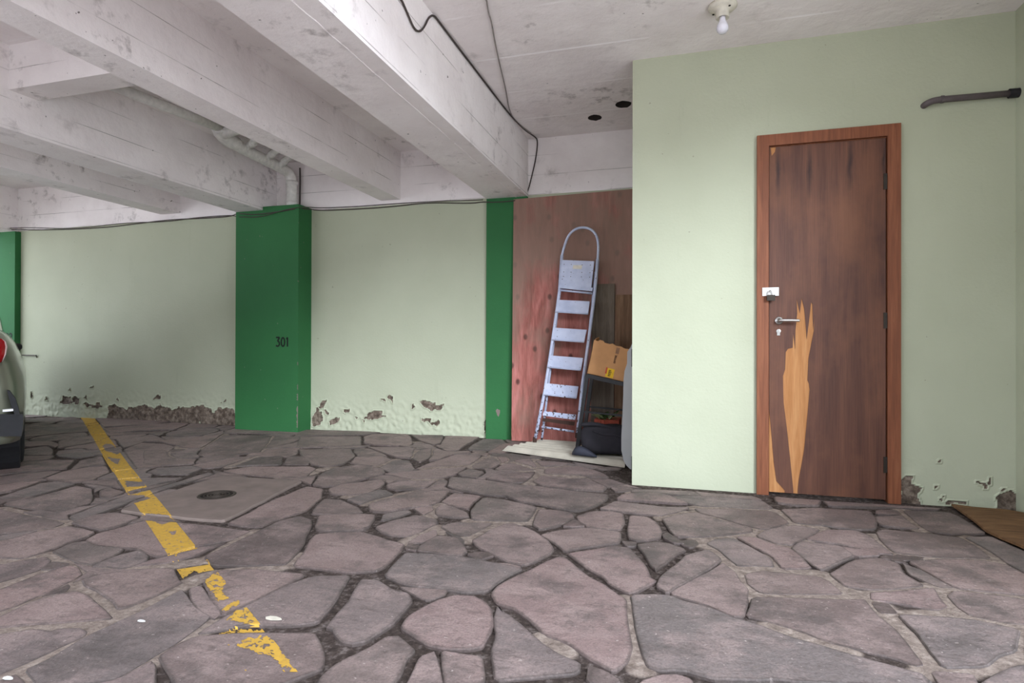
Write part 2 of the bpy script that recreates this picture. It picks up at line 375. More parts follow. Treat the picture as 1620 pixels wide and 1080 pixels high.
# the stretch of wall above it is the edge beam of the slab: whitewashed concrete
ceil = structure(MB().box((-1.7, YE, ZC), (1.95, YB+.2, ZC+.22)).box((-7.96, -3.2, ZC), (-1.7, YB+.2, ZC+.22)).out('ceiling', 'whitewash_ceiling'))
beamgeo = [((-10.5, YB, 2.205), (-.2, YB+.2, ZC)), ((-1.70, -3.2, 2.19), (-1.325, YB, ZC)), ((-2.765, -3.2, 2.25), (-2.565, YB, ZC)),
           ((-4.25, -3.2, 2.19), (-3.935, YB, ZC)), ((-5.40, -3.2, 2.275), (-5.15, YB, ZC)), ((-7.95, -3.2, 2.19), (-7.52, YB, ZC)),
           ((-3.935, 2.575, 2.43), (-2.765, 2.745, ZC))]
for a, b in beamgeo:
    o = MB().box(a, b).bevel(.008).out('beam', 'whitewash_beam', ceil)
    if a[0] == -1.70:                       # ragged seam left by the formwork along the soffit
        ys = np.arange(.5, YB, .035); m_ = MB()
        for y0, y1 in zip(ys, ys[1:]):
            if noise.noise((y0*3, 0, 0)) > -.28: m_.bar((-1.425+.006*noise.noise((y0*9, 1, 0)), y0, 2.19), (-1.425+.006*noise.noise((y1*9, 1, 0)), y1, 2.19), .006+.005*abs(noise.noise((y0*14, 2, 0))), .007)
        m_.out('formwork_seam', 'whitewash_ceiling', o)
# plaster holes in the ceiling
for cx, cy, r in ((941,186,9),(986,165,10)):
    p = onZ(cx, cy, ZC); rr = r*p.length/FOC*1.05
    ring = [(p.x+rr*(1+.2*noise.noise((k*.9, cx, 0)))*math.cos(k*math.pi/8), p.y+1.1*rr*(1+.2*noise.noise((k*.9, cx, 5)))*math.sin(k*math.pi/8), ZC-.0015) for k in range(16)]
    o = MB().prism(ring, (0, 0, .001)).out('hole', 'hole_dark', ceil); o['label'] = 'dark ragged hole in the ceiling plaster'

# ---- pillars on the back wall
def digits(txt, org, hgt, parent):
    """hand-painted block figures as flat strokes on the pillar"""
    b = MB(); x = 0; st = .17*hgt
    G = {'3': [[(.05,1),(.5,1),(.25,.6),(.42,.52),(.5,.36),(.46,.14),(.27,.02),(.04,.12)]],
         '0': [[(.28+.22*math.cos(a*math.pi/8), .5+.48*math.sin(a*math.pi/8)) for a in range(17)]],
         '1': [[(.06,.8),(.2,1),(.2,0)]], '2': [[(.05,.78),(.14,.96),(.34,.98),(.47,.82),(.44,.6),(.06,.02),(.5,.02)]]}
    W = {'3':.66, '0':.66, '1':.4, '2':.66}
    for ch in txt:
        for pl in G[ch]:
            for (a0, a1), (b0, b1) in zip(pl, pl[1:]):
                b.bar((org.x+(x+a0)*hgt, org.y, org.z+a1*hgt), (org.x+(x+b0)*hgt, org.y, org.z+b1*hgt), st, .002, (0, 1, 0))
        x += W[ch]
    return b.out('painted_number', 'black_paint', parent)
YP = 4.825
p1 = MB().hexa([(-4.25,YP,.0),(-3.94,YP,.0),(-3.94,YB,.0),(-4.25,YB,.0),(-4.25,YP,2.188),(-3.94,YP,2.188),(-3.94,YB,2.188),(-4.25,YB,2.188)])
p1.box((-3.94, YP, 0), (-3.53, YB-.0, 2.222))
p1 = p1.out('pillar', 'dark_green_paint', wallb); p1['label'] = 'dark green pillar marked 301'
dd = digits('301', onY(436, 548, YP-.001), .088, p1); dd['label'] = 'black painted number 301'
p2 = MB().box((-1.70, 4.995, 0), (-1.325, YB, 2.19)).out('pillar', 'dark_green_paint', wallb); p2['label'] = 'dark green pillar strip beside the plywood'
p3 = MB().box((-8.15, 4.965, 0), (-7.47, YB, 2.19)).out('pillar', 'dark_green_paint', wallb); p3['label'] = 'dark green pillar behind the parked car'
dd = digits('302', onY(3, 539, 4.963), .088, p3); dd['label'] = 'black painted number 302'
# worn plaster edge and chips on the pillars
ch = []
for (x, y, w, h) in ((475,655,3,24),(475,628,2.5,10),(476,612,2,8),(475,575,2,5),(474,672,2.5,8)):
    ch.append(('edge', x, y, w, h))
b = MB()
for _, x, y, w, h in ch:
    P = onX(x-3, y, -3.53) if False else onY(472, y, YP)
    k = P.length/FOC
    ring = [(-3.53-w*k*.9*(.6+.4*math.sin(i*2.3+y)), YP-.0012, P.z+h*k*(i/7-.5)) for i in range(8)]
    ring += [(-3.5295, YP-.0012, P.z+h*k*(.5-i/7)) for i in range(8)]
    b.prism(ring, (0, .001, 0))
o = b.out('chipped_edge', 'concrete', p1); o['label'] = 'pale chipped plaster along the pillar edge'
c = onY(788, 652, 4.995); k = c.length/FOC
ring = [(c.x+3.2*k*math.cos(i*.7)*(1+.3*math.sin(i*2.1)), 4.9938, c.z+6*k*math.sin(i*.7)*(1+.25*math.cos(i*1.7))) for i in range(9)]
MB().prism(ring, (0, .001, 0)).out('paint_chip', 'concrete', p2)

# ---- the store room: wall with the door, its side wall in the alcove, and the wall on the right
peel_door = [wp('W', p, YD) for p in ([(10,352),(70,358),(100,390),(150,430),(190,460),(175,520),(160,620),(10,620)], [(765,540),(830,488),(940,490),(985,435),(985,680),(880,660),(750,605)],
  [(272,452),(295,435),(310,457)], [(638,388),(665,400),(697,440),(670,453),(645,425)], [(700,388),(715,378),(728,415),(703,422)], [(780,464),(805,446),(838,465),(790,477)], [(300,545),(340,528),(358,540),(330,557)], [(380,545),(430,535),(490,548),(525,575),(510,595),(480,562),(400,552)], [(360,510),(375,500),(380,510)], [(300,240),(312,215),(322,245)])]
DX0, DX1, DZT = .414, 1.166, 2.14
walld = structure(wall_sheet('wall_front', DX1-.03, XR+.01, -.02, ZC, YD, peel_door, .42, .0075, bulge=.002))
b = MB(); b.bm.from_mesh(walld.data); b.box((XC, YD, -.02), (DX0+.03, YD+.15, ZC)); b.box((DX0+.03, YD, DZT-.03), (DX1-.03, YD+.15, ZC)); b.bm.to_mesh(walld.data); b.bm.free()
b = MB(); b.box((XC, YD+.15, -.02), (XC+.13, YB+.1, ZC)); structure(b.out('wall_side', 'mint_paint'))
b = MB(); b.box((DX0-.05, YD+.45, -.02), (DX1+.05, YD+.5, 2.3)); structure(b.out('wall_inner', 'hole_dark'))
b = MB(); b.box((XR, 2.2, -.02), (XR+.2, YD, ZC)); structure(b.out('wall_right', 'mint_paint'))
b = MB(); b.box((-9.0, -10.5, -.1), (-1.5, -10.0, 7.0)); b.box((-1.5, -10.4, -.1), (9, -10.1, 4.6)); structure(b.out('sky_blocker', 'blocker_grey'))  # unseen walls added behind the camera to block the low sky light
# ---- ground outside
yard = structure(MB().box((-40, -30, -.25), (30, 6, -.06)).out('ground_outside', 'yard'))

# ================================================================ PAVING
STONES = [
('A',[(0,90),(130,125),(290,150),(370,168),(300,195),(180,210),(0,225),(-120,200),(-120,80)]), ('A',[(0,240),(100,225),(200,215),(100,245),(0,265),(-80,270)]),
('A',[(-90,290),(0,280),(200,225),(400,190),(480,205),(535,222),(490,245),(390,275),(260,330),(130,368),(0,362),(-90,370)]),
('A',[(-100,430),(0,405),(150,378),(250,362),(288,382),(230,435),(100,476),(0,505),(-100,540)]), ('A',[(245,432),(300,392),(385,402),(300,430)]),
('A',[(-100,590),(0,550),(200,472),(390,412),(440,428),(463,460),(400,498),(250,568),(100,633),(0,668),(-100,700)]), ('A',[(255,580),(380,522),(388,532),(360,558)]),
('A',[(-100,740),(0,702),(200,612),(420,558),(500,592),(585,660),(628,712),(500,722),(250,740),(0,758),(-100,770)]),
('A',[(-100,830),(0,802),(200,777),(280,785),(340,768),(440,768),(485,787),(470,815),(300,888),(100,983),(0,1028),(-100,1070)]),
('A',[(300,332),(400,285),(480,272),(555,297),(695,316),(690,328),(580,385),(515,402),(430,388),(345,352)]), ('A',[(700,345),(800,322),(842,355),(830,385),(700,425),(610,412),(535,408),(620,372)]),
('A',[(492,262),(560,227),(680,197),(820,155),(1000,163),(1250,192),(1430,212),(1320,260),(1130,293),(950,348),(900,352),(850,338),(800,310),(690,306),(560,290)]),
('A',[(950,362),(1140,307),(1280,282),(1200,308),(1100,352),(950,393),(840,403),(780,410),(860,380)]),
('A',[(480,492),(560,467),(720,442),(850,434),(978,432),(1010,490),(1025,508),(900,572),(760,637),(690,656),(650,610),(560,555),(505,522)]),
('A',[(162,1002),(300,932),(480,822),(640,747),(800,672),(1030,553),(1065,590),(1115,660),(1178,702),(1150,738),(1000,848),(850,938),(700,1028),(640,1058),(400,1078),(350,1092),(235,1085)]),
('A',[(1090,542),(1138,530),(1188,600),(1247,685),(1225,712),(1145,665),(1105,600)]),
('A',[(1170,500),(1240,447),(1440,434),(1600,447),(1722,462),(1640,518),(1470,595),(1270,688),(1230,638)]),
('A',[(1165,365),(1300,302),(1440,238),(1590,163),(1700,134),(1765,152),(1770,182),(1748,240),(1726,290),(1655,380),(1618,403),(1440,410),(1235,406)]),
('B',[(-295,793),(-170,707),(0,622),(200,528),(335,474),(552,467),(500,555),(440,635),(362,735),(200,743),(0,743),(-140,763)]),
('B',[(-515,920),(-430,860),(-330,817),(-130,802),(100,797),(343,803),(372,850),(392,905),(382,998),(330,1018),(200,1063),(60,1120),(-200,1200),(-380,1160),(-430,1080),(-460,1010)]),
('A',[(685,1065),(855,968),(878,985),(868,1080),(850,1140),(600,1180),(480,1112)]), ('A',[(-60,1090),(70,1037),(108,1060),(180,1130),(150,1220),(-60,1220)]),
('B',[(383,127),(500,120),(690,124),(688,150),(658,188),(618,203),(480,212),(378,208),(363,190)]),
('B',[(373,232),(480,222),(620,217),(700,242),(848,287),(838,320),(738,418),(700,438),(560,442),(235,412),(293,340),(335,266)]),
('B',[(703,190),(800,152),(930,122),(1040,147),(1055,170),(960,213),(880,243),(790,232),(735,218)]), ('B',[(738,150),(750,117),(880,95),(895,105),(820,130)]),
('B',[(868,337),(1000,347),(1210,364),(1330,387),(1440,407),(1530,426),(1440,473),(1380,508),(1333,553),(1200,553),(1060,538),(870,513),(758,468),(793,415)]),
('B',[(622,492),(700,498),(730,523),(800,553),(878,568),(897,610),(887,640),(800,728),(700,797),(640,837),(590,848),(532,838),(492,800),(482,770),(435,760),(482,700),(552,620),(592,540)]),
('B',[(855,533),(1095,550),(1078,578),(1000,603),(922,570)]),
('B',[(982,652),(1060,612),(1150,582),(1250,587),(1318,622),(1347,660),(1347,740),(1328,800),(1308,868),(1250,883),(1100,878),(1012,858),(932,808),(845,760),(885,712)]),
('B',[(762,822),(810,812),(858,842),(917,890),(858,950),(828,1020),(788,1080),(740,1130),(500,1180),(375,1140),(385,1060),(462,992),(560,932),(680,872)]),
('B',[(963,932),(1018,904),(1043,960),(1058,1040),(1073,1120),(855,1150),(905,1040)]), ('B',[(1083,903),(1200,922),(1298,937),(1303,1050),(1290,1120),(1113,1130),(1093,1020)]),
('C',[(-55,645),(0,685),(90,753),(190,838),(300,908),(417,957),(412,995),(368,1022),(200,1037),(-55,1042),(-65,900),(-50,800),(-70,720)]),
('B',[(885,280),(960,232),(1038,208),(1047,235),(990,268),(950,278)]), ('B',[(873,310),(892,287),(943,291),(923,318)]), ('B',[(953,300),(1060,243),(1160,252),(1217,330),(1178,352),(1050,337),(943,323)]),
('B',[(1073,190),(1150,167),(1357,172),(1300,203),(1220,243),(1150,233)]), ('B',[(1228,345),(1290,332),(1368,350),(1290,373)]), ('B',[(1090,215),(1150,240),(1195,265),(1205,295),(1165,255)]),
('4',[(155,945),(280,863),(430,803),(490,798),(600,833),(700,873),(788,952),(832,1010),(800,1048),(690,1108),(585,1142),(480,1127),(330,1057),(205,998)]),
('C',[(-70,400),(0,398),(85,418),(0,465),(-50,440)]),
('C',[(158,180),(193,93),(280,98),(373,113),(387,140),(320,178),(200,202)]), ('C',[(335,184),(395,153),(445,184),(390,188)]),
('C',[(413,130),(490,103),(600,103),(657,113),(669,160),(652,207),(560,197),(470,182),(418,160)]), ('C',[(208,237),(300,213),(480,198),(560,208),(647,224),(642,283),(560,288),(400,308),(333,322),(283,285)]),
('C',[(708,128),(800,133),(848,157),(882,215),(867,248),(790,263),(742,266),(703,253)]), ('C',[(898,147),(1000,118),(1090,113),(1200,148),(1395,200),(1395,218),(1280,233),(1110,246),(972,243),(933,200)]),
('C',[(358,342),(480,323),(620,303),(698,313),(748,372),(797,422),(813,480),(845,497),(740,552),(690,567),(602,518),(562,478),(472,428),(403,375)]),
('C',[(753,292),(840,275),(920,283),(1015,316),(958,350),(898,398),(860,432),(833,410),(793,340)]), ('C',[(863,530),(883,482),(962,422),(1042,353),(1150,323),(1227,375),(1100,462),(990,522),(917,562)]),
('C',[(940,567),(1010,530),(1110,475),(1238,396),(1297,442),(1367,542),(1362,600),(1357,687),(1300,687),(1130,627)]),
('C',[(-67,570),(-38,523),(0,503),(150,433),(290,363),(328,363),(388,413),(478,483),(558,523),(637,583),(675,603),(685,680),(705,780),(722,870),(697,957),(640,997),(600,997),(482,928),(372,847),(292,817),(232,797),(152,727),(62,657),(0,637),(-43,618)]),
('C',[(715,583),(840,575),(930,583),(1000,611),(1130,651),(1300,703),(1440,748),(1512,778),(1660,838),(1812,878),(2012,933),(2212,993),(2355,1030),(2395,1060),(2380,1085),(2100,1085),(1660,1072),(1512,1050),(1440,1055),(1200,1052),(1100,1027),(1040,1007),(960,1002),(872,1009),(823,988),(793,900),(753,740)]),
('C',[(485,988),(560,1013),(635,1060),(600,1078),(473,1060)]), ('C',[(785,1075),(880,1043),(980,1038),(1048,1062),(1058,1110),(900,1150),(765,1130)]),
('C',[(978,271),(1073,264),(1092,285),(1053,303),(1012,290)]), ('C',[(898,235),(920,227),(960,252),(1005,283),(960,279),(907,255)]), ('C',[(673,277),(736,282),(732,298),(692,298)]),
('C',[(535,85),(622,47),(760,62),(900,77),(1035,82),(1000,98),(880,128),(760,113),(640,98)]),
('E',[(-135,263),(-80,227),(60,213),(200,217),(330,242),(470,298),(400,298),(200,283),(0,276)]), ('E',[(345,242),(560,228),(850,258),(1100,278),(1195,330),(1150,347),(880,337),(580,322),(505,303)]),
('E',[(0,184),(250,189),(525,203),(580,238),(300,222),(0,207)]), ('E',[(597,243),(548,203),(700,218),(1040,243),(1095,268),(900,256)]),
('E',[(545,348),(830,353),(1180,368),(1228,383),(1325,465),(1270,488),(1110,522),(900,467),(720,412),(585,378)]),
('D',[(63,93),(250,83),(557,103),(597,150),(578,198),(480,203),(330,183),(133,163)]), ('D',[(22,22),(277,42),(260,68),(120,63),(32,50)]), ('D',[(303,47),(650,67),(955,87),(940,93),(620,78),(333,70)]),
('D',[(603,97),(708,97),(735,118),(603,116)]), ('D',[(603,132),(743,130),(835,198),(740,193),(622,178),(603,160)]), ('D',[(755,97),(1000,107),(1048,122),(1128,167),(1215,223),(1060,230),(900,213),(855,185)]),
('E',[(1133,532),(1290,503),(1400,493),(1595,522),(1540,568),(1430,617),(1350,657),(1230,637),(1070,582)]),
('D',[(205,260),(320,208),(480,213),(558,243),(618,292),(683,343),(600,337),(400,287)]), ('D',[(115,315),(172,278),(398,303),(465,355),(380,397),(290,432),(223,400),(173,360)]), ('D',[(405,308),(550,328),(612,350),(485,358)]),
('D',[(600,217),(650,204),(880,228),(1080,253),(1148,292),(1243,368),(1000,367),(800,347),(695,330),(625,260)]), ('D',[(1115,253),(1250,248),(1440,328),(1560,400),(1560,508),(1370,410),(1205,302)]),
('D',[(785,388),(1000,378),(1200,388),(1340,408),(1420,453),(1560,523),(1560,588),(1250,557),(1060,538),(945,472)]), ('D',[(745,398),(850,433),(1000,493),(1030,532),(950,527),(852,482),(795,457)]),
('D',[(335,460),(490,378),(620,368),(718,397),(738,452),(862,523),(700,542),(560,542),(433,527)]), ('D',[(573,563),(740,558),(918,538),(957,592),(995,640),(930,657),(700,617),(573,603)]),
('D',[(1015,580),(1062,558),(1250,573),(1560,623),(1560,737),(1380,737),(1150,697),(1065,640)]), ('D',[(583,622),(658,627),(707,678),(622,673)]),
('D',[(725,693),(1000,708),(1200,733),(1395,773),(1385,897),(1300,917),(1200,977),(985,982),(905,880),(825,780)]),
('D',[(-107,593),(100,598),(400,603),(518,603),(597,693),(697,763),(777,863),(852,968),(835,980),(700,932),(400,857),(300,827),(150,767),(0,727),(-125,690)]),
('D',[(-147,457),(-40,443),(60,453),(260,473),(328,503),(405,568),(200,570),(-60,569),(-122,520)]),
('E',[(645,642),(720,603),(880,603),(1045,690),(1155,760),(1210,838),(1100,827),(905,827),(835,770),(755,700)]), ('E',[(910,592),(1050,593),(1200,653),(1340,693),(1440,763),(1515,850),(1300,857),(1190,750),(1070,680)]),
('D',[(925,1013),(1138,1028),(1158,1080),(1100,1130),(985,1110)]), ('D',[(1185,1085),(1400,988),(1560,960),(1600,1250),(1250,1230)]), ('D',[(1470,780),(1600,790),(1600,930),(1465,920)]),
('4',[(-38,403),(180,423),(450,458),(700,483),(1000,523),(1295,553),(1285,590),(1200,638),(1090,677),(1000,682),(900,667),(700,627),(540,597),(420,557),(240,542),(0,502),(-52,478)]),
('4',[(675,440),(740,393),(900,403),(980,418),(1100,413),(1200,453),(1285,487),(1250,517),(1000,502),(740,472)]), ('4',[(135,690),(243,578),(420,598),(687,657),(647,740),(608,777),(400,772),(153,767)]),
('4',[(-112,612),(-5,535),(210,558),(103,668),(5,650)]), ('3',[(1135,790),(1172,748),(1270,763),(1387,812),(1405,847),(1250,847),(1143,828)]), ('3',[(950,776),(1088,758),(1106,790),(1032,826)]),
('4',[(25,370),(120,333),(245,360),(190,402),(63,392)]), ('4',[(315,400),(400,378),(675,358),(648,400),(590,442),(450,447),(270,410)]), ('4',[(350,328),(420,288),(490,283),(672,340),(560,342),(380,342)]),
('4',[(155,300),(308,228),(387,280),(300,327),(155,317)]), ('4',[(365,228),(430,228),(447,255),(402,272)]), ('4',[(505,260),(640,243),(685,298),(695,318)]), ('4',[(695,263),(840,268),(1040,290),(745,307)]),
('4',[(775,332),(1050,308),(1250,363),(1305,398),(1150,397),(1000,377),(765,367)]), ('4',[(1333,490),(1450,478),(1515,500),(1500,517),(1380,522)]),
('3',[(965,440),(1040,403),(1130,373),(1300,313),(1515,318),(1497,345),(1418,398),(1040,422)]), ('3',[(1013,272),(1088,268),(1092,310),(1068,347),(1000,377),(935,350),(963,310)]),
('3',[(535,243),(600,253),(900,253),(945,263),(927,320),(900,347),(800,337),(663,290)]), ('3',[(523,163),(600,143),(880,143),(900,163),(935,210),(900,242),(620,232),(523,218)]),
('3',[(925,153),(1195,153),(1168,218),(1110,232),(1005,200)]), ('3',[(1220,158),(1495,168),(1380,237),(1310,282),(1230,287),(1135,240),(1180,232)]), ('3',[(1545,183),(1700,190),(1760,240),(1580,277),(1410,273),(1455,230)]),
('4',[(275,190),(420,113),(560,120),(600,130),(400,198)]),
('3',[(655,430),(780,368),(897,368),(947,440),(938,457),(760,477)]), ('3',[(405,385),(450,333),(660,323),(752,360),(620,412),(500,397)]), ('3',[(85,570),(150,483),(260,433),(500,403),(675,442),(695,478),(500,527),(280,577),(180,587)]),
('3',[(215,610),(330,573),(660,533),(697,560),(658,598),(540,647),(400,662),(240,652)]), ('3',[(375,700),(640,623),(700,623),(762,660),(600,697),(480,737)]), ('3',[(565,740),(800,673),(1000,633),(1243,623),(1157,718),(1080,757),(900,767),(700,802),(583,797)]),
('3',[(705,480),(1040,448),(1390,423),(1297,478),(1180,517),(880,517)]), ('3',[(725,572),(830,543),(1130,543),(1018,598),(800,617),(723,600)]), ('3',[(95,790),(182,693),(320,703),(458,772),(495,808),(300,817),(75,817)]),
('3',[(-20,165),(487,163),(487,237),(100,252),(-60,257)]), ('3',[(-30,272),(400,268),(437,330),(330,397),(190,417),(80,397),(-10,330)]), ('3',[(-80,160),(-15,103),(490,98),(690,112),(520,142),(0,152)]),
('2',[(605,955),(1000,748),(1280,643),(1397,667),(1387,738),(1278,837),(1100,897),(870,982),(722,972)]),
('1',[(605,948),(830,863),(1100,768),(1400,693),(1780,578),(1815,590),(1350,732),(1000,867),(800,937),(662,987)]),
('2',[(568,510),(800,473),(1280,473),(1355,490),(1267,557),(1000,562),(655,527)]), ('2',[(570,478),(640,472),(860,393),(1057,383),(1047,452),(800,457)]), ('2',[(1085,448),(1113,383),(1335,388),(1278,452)]),
('2',[(375,330),(570,203),(965,208),(935,270),(867,347),(640,372),(400,387),(345,370)]), ('2',[(1003,213),(1262,218),(1148,262),(930,317),(897,327),(962,270)]), ('2',[(1295,223),(1445,228),(1328,297),(910,321),(1163,272)]),
('2',[(683,140),(850,153),(1245,158),(1218,192),(600,182),(565,172)]), ('2',[(0,253),(200,243),(550,193),(368,312),(262,317),(163,292)]), ('2',[(113,348),(122,328),(226,328),(160,342)]), ('2',[(-115,333),(60,333),(80,393),(190,413),(325,403),(298,447),(0,462),(-115,448)]),
('2',[(305,460),(640,398),(822,383),(558,467),(400,487)]), ('2',[(5,483),(280,468),(365,490),(250,537),(5,537),(-95,520)]),
('1',[(200,72),(465,82),(380,98),(200,108)]), ('1',[(215,122),(400,113),(680,93),(698,128),(450,142),(215,148)]), ('1',[(215,172),(620,163),(738,173),(748,228),(450,252),(215,277)]),
('1',[(505,368),(700,338),(800,318),(920,272),(765,263),(525,302),(505,332)]), ('1',[(215,313),(400,303),(480,323),(500,340),(480,365),(420,342),(215,357)]), ('1',[(215,378),(390,353),(447,380),(437,427),(215,427)]),
('1',[(503,392),(680,373),(760,388),(857,383),(877,413),(680,447),(503,437),(485,420)]), ('1',[(-30,595),(-30,535),(210,483),(430,468),(635,468),(557,542),(300,557),(150,572)]), ('1',[(-30,665),(-30,618),(250,578),(525,563),(368,617),(150,647)]),
('1',[(385,625),(560,563),(740,533),(898,523),(925,578),(780,637),(640,657),(522,648)]), ('1',[(-30,755),(-30,693),(150,668),(335,653),(300,668),(120,727)]), ('1',[(-20,795),(350,668),(480,653),(635,671),(450,727),(250,782),(60,802)]),
('1',[(65,830),(280,793),(500,733),(650,693),(777,712),(777,800),(757,837),(540,907),(300,887),(35,845)]), ('1',[(863,790),(863,733),(930,713),(1055,750),(950,787)]), ('1',[(710,658),(900,633),(987,643),(1035,708),(865,682)]),
('1',[(1005,640),(1250,623),(1550,622),(1280,687),(1083,732),(1043,702)]), ('1',[(595,560),(702,473),(867,443),(895,508),(730,522)]), ('1',[(1063,380),(1200,323),(1400,333),(1492,360),(1428,400),(1428,438),(1530,470),(1380,517),(1185,542),(1103,440)]),
('1',[(995,292),(1200,273),(1290,253),(1470,318),(1250,307),(1063,367)]), ('1',[(885,202),(1500,153),(1610,163),(1500,207),(1200,222),(935,243)]), ('1',[(825,113),(1150,113),(1470,140),(1300,167),(883,187)]),
('1',[(625,1000),(800,943),(980,923),(1080,933),(1175,962),(1050,1017),(880,1062),(762,1042)]), ('1',[(905,240),(940,262),(1290,238),(1440,222),(1280,232)]),
('1',[(900,420),(1060,400),(1100,470),(1170,540),(990,560),(940,500)]), ('1',[(760,180),(870,165),(920,240),(770,255)]),
]
LIGHT = [('A',[(0,85),(130,115),(300,145),(380,165),(250,210),(0,262)]),('A',[(0,375),(130,368),(250,345),(400,385),(470,440),(650,440),(840,420),(1000,400),(1200,370),(1440,215)]),('A',[(0,520),(200,455),(300,395)]),
('A',[(0,680),(250,580),(460,480),(420,510),(560,600),(660,690)]),('A',[(0,780),(250,755),(620,725),(850,610),(1030,520),(1180,460),(1440,425),(1620,410),(1700,350)]),('A',[(0,1045),(300,910),(490,800),(640,735)]),('A',[(100,1030),(200,1100)]),('A',[(660,1070),(850,950),(1010,850),(1200,740)]),
('E',[(0,200),(300,200)]),('E',[(250,420),(450,380),(560,380),(720,430),(1080,535),(1350,480),(1600,505)]),('E',[(560,600),(750,590),(1080,545)]),('E',[(600,640),(700,680),(840,790),(900,870),(980,1010),(990,1080)]),('E',[(540,335),(1200,360),(1350,470)]),('E',[(920,850),(1100,850),(1280,870),(1620,900)]),('E',[(1060,590),(1340,670),(1600,540)]),('E',[(1160,750),(1280,860)]),
('D',[(-100,580),(400,590),(540,580),(750,550),(900,525),(1000,620),(1060,690)]),('D',[(0,755),(300,850),(420,890)]),('D',[(560,600),(700,690),(1080,690),(1440,760),(1440,950),(1000,1000),(880,1000)]),('D',[(620,680),(830,880),(960,990)]),('D',[(290,460),(420,550)]),('D',[(600,240),(720,340),(1300,390)]),('D',[(850,200),(740,90)]),('D',[(1060,550),(1440,600)]),('D',[(1130,250),(1380,430)]),
('C',[(700,600),(730,760),(780,980)]),('C',[(210,820),(330,890)]),('4',[(150,310),(290,215),(420,215)]),('4',[(340,230),(390,280)]),('4',[(440,220),(480,260),(730,330),(1050,300)]),('4',[(680,250),(740,330),(700,400),(630,460)]),('4',[(340,350),(700,345)]),('4',[(760,380),(1100,400),(1300,430),(1400,470)]),('4',[(60,940),(250,840),(430,795)]),('4',[(130,770),(640,780),(700,670)]),
('3',[(620,410),(780,360)]),('3',[(1040,430),(1410,410)]),('3',[(690,525),(1150,525)]),('3',[(560,730),(760,670),(1000,620)]),('3',[(380,670),(600,620)]),('3',[(1060,840),(1130,800),(1160,740)]),('3',[(700,200),(1000,210)]),('3',[(930,330),(965,260),(1090,260),(1110,310)]),('3',[(880,1060),(1130,930),(1170,970)]),
('2',[(70,340),(100,390),(200,410)]),('2',[(150,300),(240,325),(120,350)]),('2',[(380,320),(560,195)]),('2',[(980,200),(870,370),(620,470)]),('2',[(1290,530),(1400,490),(1500,480)])]
# mortar bed
seg = []
for t, pts in LIGHT:
    w_ = [onF(*p) for p in px(t, pts)]
    seg += [((a.x, a.y), (b_.x, b_.y)) for a, b_ in zip(w_, w_[1:])]
gx = np.arange(-6.5, 2.0, .026); gy = np.arange(.75, 5.06, .026)
GX, GY = np.meshgrid(gx, gy); dist = np.full(GX.shape, 9.)
for (ax, ay), (bx_, by_) in seg:
    dx, dy = bx_-ax, by_-ay; L2 = dx*dx+dy*dy+1e-9
    t_ = np.clip(((GX-ax)*dx+(GY-ay)*dy)/L2, 0, 1); dist = np.minimum(dist, np.hypot(GX-ax-t_*dx, GY-ay-t_*dy))
lt = np.clip(1.25-dist/.06, 0, 1)
GZ = .037*np.maximum(0, GY-3.4) - .010 + .007*np.clip(lt*1.3, 0, 1)
me = bpy.data.meshes.new('floor'); ny_, nx_ = GX.shape
vs = np.stack([GX, GY, GZ], -1).reshape(-1, 3).tolist()
fs = [(i*nx_+j, i*nx_+j+1, (i+1)*nx_+j+1, (i+1)*nx_+j) for i in range(ny_-1) for j in range(nx_-1)]
n0 = len(vs)     # plain bed around it
def quad(x0, x1, y0, y1):
    k = len(vs)
    for x, y in ((x0,y0),(x1,y0),(x1,y1),(x0,y1)): vs.append((x, y, fz(y)-.010))
    fs.append((k, k+1, k+2, k+3))
quad(-10.5, 2.0, -.95, .75+.004)
for q in (0, 1): quad(-10.5, -6.498, (.75, 3.4)[q], (3.4, 5.06)[q])
me.from_pydata(vs, [], fs)
at = me.attributes.new('light', 'FLOAT', 'POINT'); va = np.zeros(len(vs), np.float32); va[:n0] = lt.ravel(); va[n0:] = .45; at.data.foreach_set('value', va)
floor = structure(link('floor', me, 'mortar'))

BV, BF = [], []     # all stone tops, to lay the painted line on
def simple(P):
    n = len(P); A = np.array([(p.x, p.y) for p in P]); B = np.roll(A, -1, 0); D = B-A
    if (A[:, 0]*B[:, 1]-B[:, 0]*A[:, 1]).sum() <= 0: return False
    for i in range(n):
        ok = np.ones(n, bool); ok[[i, (i+1)%n, i-1]] = False
        r = D[i]; q = A-A[i]; den = r[0]*D[:, 1]-r[1]*D[:, 0]; den = np.where(abs(den) < 1e-12, 1e-12, den)
        t = (q[:, 0]*D[:, 1]-q[:, 1]*D[:, 0])/den; u = (q[:, 0]*r[1]-q[:, 1]*r[0])/den
        if (ok & (t > 0) & (t < 1) & (u > 0) & (u < 1)).any(): return False
    return True
def grow(P, d):
    n = len(P); out = []
    for i in range(n):
        a, b_, c_ = Vector(P[i-1]), Vector(P[i]), Vector(P[(i+1)%n])
        e1 = (b_-a); e2 = (c_-b_)
        if e1.length < 1e-6 or e2.length < 1e-6: out.append(tuple(b_)); continue
        e1.normalize(); e2.normalize(); n1 = Vector((e1.y, -e1.x)); n2 = Vector((e2.y, -e2.x)); m = n1+n2
        if m.length < .3: out.append(tuple(b_)); continue
        m = m/m.length_squared*2*d
        if m.length > 2.5*d: m = m.normalized()*2.5*d
        out.append(tuple(b_+m))
    return out
def grow_any(P, d):
    ar = sum(P[i][0]*P[(i+1)%len(P)][1]-P[(i+1)%len(P)][0]*P[i][1] for i in range(len(P)))
    return grow(P if ar > 0 else P[::-1], d)
DONE = []
